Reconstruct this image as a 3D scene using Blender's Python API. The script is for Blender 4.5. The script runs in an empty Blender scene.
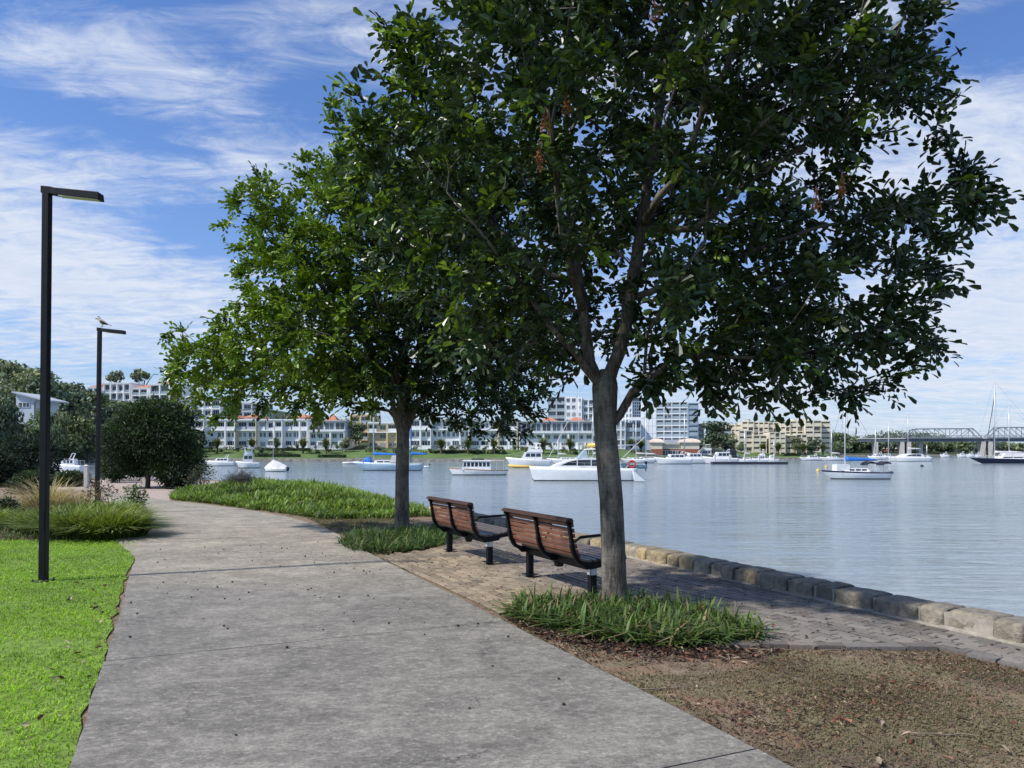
import bpy, bmesh, math, random
import numpy as np
from mathutils import Vector, Matrix
random.seed(7)
RNG = np.random.default_rng(11)
C = bpy.context.scene.collection
SC = bpy.context.scene
PI = math.pi
R = math.radians
F, HOR, EYE, WZ = 760.0, 450.0, 1.6, -1.4     # focal length, horizon row, eye height, water level

def X(px, d): return (px-512.0)/F*d
def Z(py, d): return EYE+(HOR-py)/F*d
def G(px, py, z=0.0):
    d = (EYE-z)*F/(py-HOR)
    return (X(px, d), d)

# ------------------------------------------------------------------ materials
def new_mat(name):
    m = bpy.data.materials.new(name); m.use_nodes = True
    nt = m.node_tree; b = nt.nodes['Principled BSDF']
    return m, nt, b
def node(nt, t, **kw):
    n = nt.nodes.new(t)
    for k, v in kw.items(): setattr(n, k, v)
    return n
def setin(n, **kw):
    for k, v in kw.items(): n.inputs[k.replace('_', ' ')].default_value = v
def col4(c): return (c[0], c[1], c[2], 1.0)
def ramp(nt, fac, stops):
    r = node(nt, 'ShaderNodeValToRGB')
    e = r.color_ramp.elements
    while len(e) < len(stops): e.new(0.5)
    for i, (p, c) in enumerate(stops):
        e[i].position = p; e[i].color = col4(c) if len(c) == 3 else c
    nt.links.new(fac, r.inputs['Fac'])
    return r.outputs['Color']
def noise(nt, vec, scale, detail=4, rough=0.55, dist=0.0):
    n = node(nt, 'ShaderNodeTexNoise')
    setin(n, Scale=scale, Detail=detail, Roughness=rough, Distortion=dist)
    if vec is not None: nt.links.new(vec, n.inputs['Vector'])
    return n.outputs['Fac']
def mapping(nt, scale=(1,1,1), rot=(0,0,0), loc=(0,0,0), kind='Object'):
    tc = node(nt, 'ShaderNodeTexCoord'); mp = node(nt, 'ShaderNodeMapping')
    setin(mp, Scale=scale, Rotation=rot, Location=loc)
    nt.links.new(tc.outputs[kind], mp.inputs['Vector'])
    return mp.outputs['Vector']
def mixc(nt, fac, a, b, mode='MIX'):
    n = node(nt, 'ShaderNodeMix', data_type='RGBA', blend_type=mode)
    def put(s, v):
        if hasattr(v, 'node'): nt.links.new(v, s)
        else: s.default_value = col4(v) if isinstance(v, tuple) else v
    put(n.inputs[0], fac); put(n.inputs[6], a); put(n.inputs[7], b)
    return n.outputs[2]
def bump(nt, b, h, strength=0.4, dist=0.02):
    n = node(nt, 'ShaderNodeBump'); setin(n, Strength=strength, Distance=dist)
    nt.links.new(h, n.inputs['Height']); nt.links.new(n.outputs['Normal'], b.inputs['Normal'])
def pmat(name, c, rough=0.6, metal=0.0, var=0.18, scale=3.0, bmp=0.0, spec=0.5, bscale=30):
    m, nt, b = new_mat(name)
    v = mapping(nt)
    n = noise(nt, v, scale, 5)
    lo = tuple(x*(1-var) for x in c); hi = tuple(min(1, x*(1+var)) for x in c)
    nt.links.new(ramp(nt, n, [(0.3, lo), (0.7, hi)]), b.inputs['Base Color'])
    setin(b, Roughness=rough, Metallic=metal)
    b.inputs['Specular IOR Level'].default_value = spec
    if bmp: bump(nt, b, noise(nt, v, bscale, 4), bmp, 0.01)
    return m
def leafmat(name, rough=0.4, trans=0.3, tint=(1.25, 1.35, 0.45), spec=0.4):
    m, nt, b = new_mat(name)
    a = node(nt, 'ShaderNodeAttribute', attribute_name='Col')
    v = mapping(nt); n = noise(nt, v, 40, 2)
    c = mixc(nt, 1.0, a.outputs['Color'], ramp(nt, n, [(0.3, (.75,.75,.75)), (0.7, (1.15,1.15,1.15))]), 'MULTIPLY')
    nt.links.new(c, b.inputs['Base Color']); setin(b, Roughness=rough)
    b.inputs['Specular IOR Level'].default_value = spec
    t = node(nt, 'ShaderNodeBsdfTranslucent')
    nt.links.new(mixc(nt, 1.0, c, tint, 'MULTIPLY'), t.inputs['Color'])
    mx = node(nt, 'ShaderNodeMixShader'); mx.inputs[0].default_value = trans
    out = nt.nodes['Material Output']
    nt.links.new(b.outputs[0], mx.inputs[1]); nt.links.new(t.outputs[0], mx.inputs[2])
    nt.links.new(mx.outputs[0], out.inputs['Surface'])
    return m
def attrmat(name, rough=0.8, nscale=20, var=0.3, bmp=0.3, bscale=60, bdist=0.01):
    m, nt, b = new_mat(name)
    a = node(nt, 'ShaderNodeAttribute', attribute_name='Col')
    v = mapping(nt); n = noise(nt, v, nscale, 6, 0.65)
    c = mixc(nt, 1.0, a.outputs['Color'], ramp(nt, n, [(0.3, (1-var,)*3), (0.7, (1+var,)*3)]), 'MULTIPLY')
    nt.links.new(c, b.inputs['Base Color']); setin(b, Roughness=rough)
    if bmp: bump(nt, b, noise(nt, v, bscale, 5, 0.6), bmp, bdist)
    return m

M = {}
M['black'] = pmat('black_powder_coat', (.005,.006,.009), .5, 0, .3, 8, spec=.25)
M['timber'] = pmat('bench_timber', (.19,.078,.045), .5, 0, .3, 9, .25)
M['white'] = pmat('white_gelcoat', (.84,.84,.83), .3, 0, .06, 2)
M['offwhite'] = pmat('offwhite', (.6,.58,.53), .6, 0, .1, 2)
M['paleblue'] = pmat('pale_blue_gelcoat', (.50,.62,.72), .3, 0, .06, 2)
M['navy'] = pmat('navy_gelcoat', (.012,.016,.05), .2, 0, .1, 2)
M['antifoul'] = pmat('dark_antifoul', (.03,.03,.05), .5, 0, .2, 2)
M['bluecover'] = pmat('blue_canvas', (.02,.17,.55), .8, 0, .2, 4, .3)
M['darkcanvas'] = pmat('dark_canvas', (.015,.018,.03), .8, 0, .2, 4)
M['whitecanvas'] = pmat('white_canvas', (.68,.66,.66), .85, 0, .1, 3, .3)
M['alloy'] = pmat('mast_alloy', (.62,.64,.66), .35, .3, .06, 2)
M['darkalloy'] = pmat('dark_mast', (.12,.12,.14), .4, .2, .1, 2)
M['yellow'] = pmat('yellow_paint', (.75,.5,.12), .45, 0, .12, 2)
M['red'] = pmat('red_plastic', (.6,.05,.04), .5, 0, .12, 2)
M['teak'] = pmat('teak', (.25,.15,.08), .6, 0, .2, 8)
M['teal'] = pmat('teal_rubber', (.22,.36,.38), .5, 0, .12, 2)
M['glass'] = pmat('dark_glass', (.02,.03,.04), .08, 0, .2, 1, spec=.7)
M['paneA'] = pmat('window_glass', (.07,.10,.13), .12, 0, .5, .15, spec=.8)
M['paneB'] = pmat('window_glass_dark', (.045,.055,.07), .1, 0, .4, .2, spec=.6)
M['paneC'] = pmat('window_with_blind', (.34,.35,.34), .3, 0, .3, .3)
M['frame'] = pmat('window_frame', (.6,.62,.62), .5, 0, .05)
M['render'] = pmat('white_render', (.84,.86,.86), .8, 0, .05, .5)
M['greyrender'] = pmat('grey_render', (.50,.54,.58), .8, 0, .08, .5)
M['cream'] = pmat('cream_render', (.66,.55,.33), .8, 0, .08, .5)
M['beige'] = pmat('beige_render', (.56,.51,.39), .8, 0, .09, .4)
M['beigelight'] = pmat('light_beige_render', (.67,.62,.49), .8, 0, .08, .4)
M['terracotta'] = pmat('terracotta_tiles', (.50,.20,.12), .8, 0, .25, 2, .3, bscale=8)
M['greyroof'] = pmat('grey_roof_sheet', (.45,.47,.5), .6, 0, .1, 1)
M['paleroof'] = pmat('pale_roof', (.66,.55,.45), .8, 0, .12, 1)
M['brickwall'] = pmat('red_brick_wall', (.30,.11,.07), .85, 0, .25, 3)
M['bluepanel'] = pmat('blue_grey_cladding', (.24,.33,.43), .4, .1, .1, 1)
M['railing'] = pmat('glass_railing', (.34,.42,.46), .15, 0, .15, .5, spec=.8)
M['concrete'] = pmat('pale_concrete', (.46,.44,.40), .85, 0, .18, .6)
M['steel'] = pmat('bridge_steel', (.20,.22,.25), .6, .1, .15, .6)
M['decksteel'] = pmat('bridge_girder', (.09,.11,.14), .7, 0, .2, .5)
M['mortar'] = pmat('mortar', (.33,.30,.25), .9, 0, .25, 12, .5)
M['stone'] = pmat('white_stone', (.6,.58,.55), .85, 0, .2, 5, .4)
M['gravel'] = pmat('pinkish_gravel', (.40,.32,.27), .95, 0, .35, 14, .5, bscale=80)
M['soil'] = None
M['leaf'] = leafmat('glossy_leaf', .34, .16, spec=.4)
M['leafdull'] = leafmat('dull_leaf', .6, .2)
M['grass'] = leafmat('grass_blade', .55, .3, (1.2,1.25,.5))
M['far'] = leafmat('distant_leaf', .65, .15)
M['litter'] = leafmat('dry_leaf', .8, .12, (1.1,1.0,.8))
M['fruit'] = pmat('orange_fruit', (.30,.115,.04), .5, 0, .35, 40)
M['twig'] = pmat('dry_twig', (.20,.15,.11), .85, 0, .3, 20)
M['farbark'] = pmat('far_bark', (.13,.10,.08), .9, 0, .3, 2)
M['brick'] = attrmat('paving_brick', .85, 40, .25, .4, 90, .004)
M['sandstone'] = attrmat('sandstone_block', .9, 11, .45, .9, 22, .03)

def bark():
    m, nt, b = new_mat('tree_bark')
    v = mapping(nt, (1,1,.16)); v2 = mapping(nt, (1,1,.6)); v3 = mapping(nt, (1, 1, 4))
    n1 = noise(nt, v, 34, 6, .7); n2 = noise(nt, v2, 6, 4); n3 = noise(nt, v3, 12, 3)
    c = ramp(nt, n1, [(.28, (.040,.033,.026)), (.52, (.112,.094,.073)), (.72, (.21,.183,.150))])
    c = mixc(nt, ramp(nt, n2, [(.42, (0,0,0)), (.62, (1,1,1))]), c, (.215,.195,.160))
    c2 = mixc(nt, 1.0, c, ramp(nt, n1, [(.3, (.55,.55,.55)), (.65, (1.1,1.1,1.1))]), 'MULTIPLY')
    c2 = mixc(nt, 1.0, c2, ramp(nt, n3, [(.32, (.7,.7,.7)), (.6, (1.05,1.05,1.05))]), 'MULTIPLY')
    nt.links.new(c2, b.inputs['Base Color']); setin(b, Roughness=.9)
    bump(nt, b, n1, .9, .02)
    return m
M['bark'] = bark()

def concrete_path():
    m, nt, b = new_mat('weathered_concrete')
    v = mapping(nt); vs = mapping(nt, (.7,1,1), (0,0,R(-10)))
    big = noise(nt, v, .55, 6, .62, .6); mid = noise(nt, vs, 3.2, 8, .7, .4); fine = noise(nt, v, 55, 5, .75)
    spk = noise(nt, vs, 22, 6, .8, .3); scr = noise(nt, mapping(nt, (.22,1.2,1), (0,0,R(-6))), 7, 8, .8, .2)
    c = ramp(nt, mid, [(.30, (.135,.13,.123)), (.5, (.19,.186,.176)), (.68, (.275,.27,.255))])
    dark = ramp(nt, mid, [(.34, (.078,.078,.077)), (.66, (.165,.163,.157))])
    c = mixc(nt, ramp(nt, big, [(.40, (0,0,0)), (.62, (.62,.62,.62))]), c, dark)
    c = mixc(nt, ramp(nt, spk, [(.50, (0,0,0)), (.66, (.75,.75,.75))]), c, (.34,.335,.32))
    c = mixc(nt, ramp(nt, spk, [(.34, (.5,.5,.5)), (.46, (0,0,0))]), c, (.062,.062,.062))
    c = mixc(nt, ramp(nt, scr, [(.58, (0,0,0)), (.72, (.36,.36,.36))]), c, (.36,.355,.34))
    c = mixc(nt, 1.0, c, ramp(nt, fine, [(.3, (.55,.55,.55)), (.5, (1,1,1)), (.72, (1.45,1.44,1.42))]), 'MULTIPLY')
    vo = node(nt, 'ShaderNodeTexVoronoi', feature='DISTANCE_TO_EDGE'); setin(vo, Scale=.42)
    dv = node(nt, 'ShaderNodeVectorMath', operation='ADD'); nz = node(nt, 'ShaderNodeTexNoise'); setin(nz, Scale=2.2, Detail=6.0, Roughness=.7); nt.links.new(v, nz.inputs['Vector'])
    sc = node(nt, 'ShaderNodeVectorMath', operation='SCALE'); sc.inputs['Scale'].default_value = .55; nt.links.new(nz.outputs['Color'], sc.inputs[0])
    nt.links.new(v, dv.inputs[0]); nt.links.new(sc.outputs[0], dv.inputs[1]); nt.links.new(dv.outputs[0], vo.inputs['Vector'])
    crack = ramp(nt, vo.outputs['Distance'], [(.0, (.8,.8,.8)), (.0045, (0,0,0))]); only = ramp(nt, big, [(.50, (0,0,0)), (.56, (1,1,1))])
    c = mixc(nt, mixc(nt, 1.0, crack, only, 'MULTIPLY'), c, (.045,.043,.04))
    st = noise(nt, mapping(nt, (1,1,1), (0,0,0), (9,4,0)), 1.7, 5, .6, 1.2)
    c = mixc(nt, ramp(nt, st, [(.56, (0,0,0)), (.72, (.28,.28,.28))]), c, (.085,.082,.074))
    # brighter, warmer concrete further along
    tc = node(nt, 'ShaderNodeTexCoord'); sp = node(nt, 'ShaderNodeSeparateXYZ'); nt.links.new(tc.outputs['Object'], sp.inputs[0])
    mr = node(nt, 'ShaderNodeMapRange'); setin(mr, From_Min=8.3, From_Max=10.2, To_Min=0.0, To_Max=1.0); nt.links.new(sp.outputs['Y'], mr.inputs['Value'])
    c = mixc(nt, mr.outputs[0], c, mixc(nt, 1.0, c, (1.42,1.36,1.24), 'MULTIPLY')); c = mixc(nt, 1.0, c, (1.08,1.02,.915), 'MULTIPLY')
    nt.links.new(c, b.inputs['Base Color']); setin(b, Roughness=.88)
    bump(nt, b, fine, .35, .006)
    return m
M['path'] = concrete_path()

def soil():
    m, nt, b = new_mat('bare_soil')
    v = mapping(nt)
    big = noise(nt, v, 1.1, 5, .6, .5); mid = noise(nt, v, 9, 7, .7); fine = noise(nt, v, 70, 5, .75)
    c = ramp(nt, mid, [(.3, (.11,.075,.052)), (.5, (.23,.165,.115)), (.68, (.37,.29,.215))])
    b2 = noise(nt, v, 2.6, 6, .65, 1.0); b3 = noise(nt, mapping(nt, (1,1,1), (0,0,0), (5,3,0)), .8, 5, .6, .8)
    c = mixc(nt, ramp(nt, big, [(.42, (0,0,0)), (.6, (.75,.75,.75))]), c, (.21,.195,.10))
    c = mixc(nt, ramp(nt, b2, [(.52, (0,0,0)), (.64, (.7,.7,.7))]), c, (.30,.17,.115))
    c = mixc(nt, ramp(nt, b3, [(.50, (0,0,0)), (.66, (.75,.75,.75))]), c, (.095,.065,.048))
    c = mixc(nt, 1.0, c, ramp(nt, fine, [(.3, (.5,.5,.5)), (.7, (1.35,1.3,1.25))]), 'MULTIPLY')
    nt.links.new(c, b.inputs['Base Color']); setin(b, Roughness=.95)
    bump(nt, b, fine, .8, .015)
    return m
M['soil'] = soil()
M['timber_seat'] = pmat('sky_greyed_seat_timber', (.11,.085,.07), .38, 0, .3, 9, .25)  # seat greyed and darkened to carry its sky reflection in the colour
M['rock'] = pmat('shore_rock', (.17,.16,.14), .95, 0, .5, .8, .4)
M['lawnsoil'] = pmat('lawn_soil', (.14,.22,.03), .95, 0, .4, 9, .5)
M['farlawn'] = pmat('far_lawn', (.09,.15,.035), .95, 0, .3, .2)
M['scrub'] = pmat('hill_scrub', (.035,.055,.022), .95, 0, .4, .15)

def water():
    m, nt, b = new_mat('harbour_water')
    v1 = mapping(nt, (.34,1.5,1)); v2 = mapping(nt, (.10,.36,1), (0,0,R(4)))
    n1 = noise(nt, v1, 1.5, 4, .6, .6); n2 = noise(nt, v2, 1.0, 4, .55, .4)
    v3 = mapping(nt, (.012,.05,1)); n3 = noise(nt, v3, 1.0, 3, .5, .3)
    nt.links.new(ramp(nt, n3, [(.35, (.165,.215,.235)), (.65, (.25,.29,.305))]), b.inputs['Base Color'])
    setin(b, Roughness=.10, IOR=1.33); b.inputs['Specular IOR Level'].default_value = .5
    def mul(v, k):
        mu = node(nt, 'ShaderNodeMath', operation='MULTIPLY'); nt.links.new(v, mu.inputs[0]); mu.inputs[1].default_value = k; return mu.outputs[0]
    def add(a, c):
        ad = node(nt, 'ShaderNodeMath', operation='ADD'); nt.links.new(a, ad.inputs[0]); nt.links.new(c, ad.inputs[1]); return ad.outputs[0]
    v4 = mapping(nt, (.035,.11,1), (0,0,R(-3))); n4 = noise(nt, v4, 1.0, 3, .5, .3)
    hgt = add(add(mul(n1, .115), mul(n2, .30)), mul(n4, .55))
    n = node(nt, 'ShaderNodeBump'); setin(n, Strength=.78, Distance=1.0); nt.links.new(hgt, n.inputs['Height']); nt.links.new(n.outputs['Normal'], b.inputs['Normal'])
    return m
M['water'] = water()

# ------------------------------------------------------------------ mesh helpers
class MB:
    def __init__(s): s.v = []; s.f = []; s.m = []
    def add(s, vs, fs, mi=0):
        o = len(s.v); s.v += [tuple(p) for p in vs]
        for f in fs: s.f.append(tuple(o+i for i in f)); s.m.append(mi)
        return s
    def box(s, x0, x1, y0, y1, z0, z1, mi=0):
        return s.add([(x0,y0,z0),(x1,y0,z0),(x1,y1,z0),(x0,y1,z0),(x0,y0,z1),(x1,y0,z1),(x1,y1,z1),(x0,y1,z1)],
                     [(3,2,1,0),(4,5,6,7),(0,1,5,4),(1,2,6,5),(2,3,7,6),(3,0,4,7)], mi)
    def hexa(s, b, t, mi=0):      # bottom ring of 4, top ring of 4
        return s.add(list(b)+list(t), [(3,2,1,0),(4,5,6,7),(0,1,5,4),(1,2,6,5),(2,3,7,6),(3,0,4,7)], mi)
    def loft(s, rings, mi=0, cap=True):
        n = len(rings[0]); vs = [p for r in rings for p in r]; fs = []
        for i in range(len(rings)-1):
            for j in range(n):
                k = (j+1) % n
                fs.append((i*n+j, i*n+k, (i+1)*n+k, (i+1)*n+j))
        if cap: fs.append(tuple(range(n-1,-1,-1))); fs.append(tuple((len(rings)-1)*n+j for j in range(n)))
        return s.add(vs, fs, mi)
    def tube(s, pts, r, n=8, mi=0, cap=True, flat=1.0, start=None):
        pts = [Vector(p) for p in pts]
        rs = r if hasattr(r, '__len__') else [r]*len(pts)
        t = (pts[1]-pts[0]).normalized()
        a = Vector(start) if start else (Vector((0,0,1)) if abs(t.z) < .9 else Vector((1,0,0)))
        rings = []
        for i, p in enumerate(pts):
            if i == 0: t = pts[1]-pts[0]
            elif i == len(pts)-1: t = pts[i]-pts[i-1]
            else: t = pts[i+1]-pts[i-1]
            t = t.normalized() if t.length > 1e-9 else Vector((0,0,1))
            a = (a-t*a.dot(t))
            if a.length < 1e-6: a = t.orthogonal()
            a.normalize(); b = t.cross(a)
            off = PI/n if n == 4 else 0
            rings.append([p+a*(math.cos(2*PI*j/n+off)*rs[i])+b*(math.sin(2*PI*j/n+off)*rs[i]*flat) for j in range(n)])
        return s.loft(rings, mi, cap)
    def ball(s, c, r, n=10, m=7, mi=0):
        r = r if hasattr(r, '__len__') else (r,r,r)
        rings = []
        for i in range(m):
            a = PI*(i+.5)/m - PI/2
            rings.append([(c[0]+r[0]*math.cos(a)*math.cos(2*PI*j/n), c[1]+r[1]*math.cos(a)*math.sin(2*PI*j/n), c[2]+r[2]*math.sin(a)) for j in range(n)])
        return s.loft(rings, mi)
    def build(s, name, mats, parent=None, smooth=False, bevel=0):
        me = bpy.data.meshes.new(name)
        me.from_pydata(s.v, [], s.f)
        for m in (mats if isinstance(mats, (list,tuple)) else [mats]): me.materials.append(m)
        if any(s.m): me.polygons.foreach_set('material_index', s.m)
        if smooth: me.polygons.foreach_set('use_smooth', [True]*len(s.f))
        me.update()
        o = bpy.data.objects.new(name, me); C.objects.link(o)
        if parent: o.parent = parent
        if bevel:
            bv = o.modifiers.new('bevel', 'BEVEL'); bv.width = bevel; bv.segments = 2; bv.limit_method = 'ANGLE'
        return o

def tag(o, label=None, cat=None, group=None, kind=None):
    if label: o['label'] = label
    if cat: o['category'] = cat
    if group: o['group'] = group
    if kind: o['kind'] = kind
    return o
def thing(name, label, cat, loc=(0,0,0), rz=0.0, group=None):
    o = bpy.data.objects.new(name, None); C.objects.link(o)
    o.empty_display_size = .2; o.location = loc; o.rotation_euler = (0,0,rz)
    return tag(o, label, cat, group)
def child(name, mesh, parent, loc=(0,0,0), rz=0, scale=None):
    o = bpy.data.objects.new(name, mesh); C.objects.link(o); o.parent = parent
    o.location = loc; o.rotation_euler = (0,0,rz)
    if scale: o.scale = scale
    return o
def copy_thing(root, loc, rz, label, group=None, scale=None):
    r = root.copy(); C.objects.link(r); r.location = loc; r.rotation_euler = (0,0,rz)
    if scale: r.scale = scale
    tag(r, label, None, group)
    for ch in list(root.children):
        c = ch.copy(); C.objects.link(c); c.parent = r
        for g in list(ch.children):
            d = g.copy(); C.objects.link(d); d.parent = c
    return r
def npmesh(name, V, Fq, mat, col=None, parent=None, smooth=False):
    me = bpy.data.meshes.new(name)
    me.from_pydata(np.asarray(V, dtype=np.float32), [], np.asarray(Fq, dtype=np.int32))
    me.materials.append(mat)
    if col is not None:
        at = me.color_attributes.new('Col', 'FLOAT_COLOR', 'POINT')
        c4 = np.ones((len(V), 4), dtype=np.float32); c4[:, :3] = col
        at.data.foreach_set('color', c4.ravel())
    if smooth: me.polygons.foreach_set('use_smooth', np.ones(len(Fq), dtype=bool))
    me.update()
    if name is None: return me
    o = bpy.data.objects.new(name, me); C.objects.link(o)
    if parent: o.parent = parent
    return o
def unit(a): return a/np.maximum(np.linalg.norm(a, axis=-1, keepdims=True), 1e-9)
def blades(P, L, w, az, lean, col, rows=3, tipw=.15, taper=True):
    """Curved grass blades: V, F, colour arrays. Roots darker than tips."""
    n = len(P)
    hd = np.stack([np.cos(az), np.sin(az), np.zeros(n)], 1); sd = np.stack([-np.sin(az), np.cos(az), np.zeros(n)], 1)
    V = np.zeros((n, rows, 2, 3)); K = np.zeros((n, rows, 2, 3))
    for r in range(rows):
        t = r/(rows-1.0)
        up = L*(t-.38*np.clip(lean,0,1.6)*t*t); out = lean*L*t*t*.8
        c = P+np.stack([np.zeros(n), np.zeros(n), up], 1)+hd*out[:, None]
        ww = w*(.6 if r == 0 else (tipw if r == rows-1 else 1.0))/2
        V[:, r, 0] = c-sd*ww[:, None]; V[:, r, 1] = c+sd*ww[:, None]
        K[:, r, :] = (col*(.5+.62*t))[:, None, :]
    base = (np.arange(n)*rows*2)[:, None]
    Fs = [base+np.array([[2*r, 2*r+1, 2*r+3, 2*r+2]]) for r in range(rows-1)]
    return V.reshape(-1, 3), np.concatenate(Fs, 1).reshape(-1, 4), K.reshape(-1, 3)
def leaves(P, D, N, L, W, col, fold=.25):
    """Leaf blades: base point, direction, normal, length, width -> two folded quads each."""
    n = len(P); D = unit(D); S = unit(np.cross(D, N)); N = np.cross(S, D)
    def pt(t, s, h): return P+D*(L*t)[:, None]+S*(W*s)[:, None]+N*(W*h)[:, None]
    one = np.ones(n)
    V = np.stack([pt(0*one, 0*one, 0*one), pt(.36*one, .36*one, fold*one), pt(.82*one, .50*one, fold*one), pt(one, 0*one, -.12*one),
                  pt(.82*one, -.50*one, fold*one), pt(.36*one, -.36*one, fold*one)], 1)
    b = (np.arange(n)*6)[:, None]
    Fq = np.concatenate([b+np.array([[0,1,2,3]]), b+np.array([[0,3,4,5]])], 1).reshape(-1, 4)
    return V.reshape(-1, 3), Fq, np.repeat(col, 6, 0)
def cards(P, N, S, col):
    """Leaf-clump faces: point, normal, size."""
    n = len(P); N = unit(N); A = unit(np.cross(N, RNG.normal(size=(n,3)))); B = np.cross(N, A)
    a = A*S[:, None]*.5; b = B*S[:, None]*.5*RNG.uniform(.5, 1.0, n)[:, None]
    V = np.stack([P-a*.6-b, P+a-b*.35, P+a*.5+b, P-a+b*.4], 1).reshape(-1, 3)
    return V, (np.arange(n)*4)[:, None]+np.array([[0,1,2,3]]), np.repeat(col, 4, 0)
def inpoly(x, y, poly):
    r = np.zeros(len(x), bool); n = len(poly); j = n-1
    for i in range(n):
        xi, yi = poly[i]; xj, yj = poly[j]
        c = ((yi > y) != (yj > y)) & (x < (xj-xi)*(y-yi)/((yj-yi) or 1e-9)+xi)
        r ^= c; j = i
    return r
def scatter(poly, n):
    xs = [p[0] for p in poly]; ys = [p[1] for p in poly]
    out = np.zeros((0, 2))
    while len(out) < n:
        q = np.stack([RNG.uniform(min(xs), max(xs), n*2), RNG.uniform(min(ys), max(ys), n*2)], 1)
        out = np.concatenate([out, q[inpoly(q[:,0], q[:,1], poly)]])
    return out[:n]
def sheet(name, poly, z, mat, skirt=0.0, kind='structure'):
    bm = bmesh.new()
    vs = [bm.verts.new((p[0], p[1], z)) for p in poly]
    f = bm.faces.new(vs)
    if f.normal.z < 0: f.normal_flip()
    if skirt:
        lo = [bm.verts.new((p[0], p[1], z-skirt)) for p in poly]
        for i in range(len(poly)): bm.faces.new((vs[i], vs[(i+1) % len(poly)], lo[(i+1) % len(poly)], lo[i]))
    bmesh.ops.recalc_face_normals(bm, faces=bm.faces)
    bmesh.ops.triangulate(bm, faces=[g for g in bm.faces if len(g.verts) > 4])
    me = bpy.data.meshes.new(name); bm.to_mesh(me); bm.free(); me.materials.append(mat)
    o = bpy.data.objects.new(name, me); C.objects.link(o)
    return tag(o, kind=kind)
def pnoise(x, y, s, seed=0):      # cheap smooth noise for vertex colours
    r = np.random.default_rng(seed); a = r.uniform(0, 6.28, 8); k = r.normal(size=(8, 2))*s
    return sum(np.sin(k[i,0]*x+k[i,1]*y+a[i]) for i in range(8))/8

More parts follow.
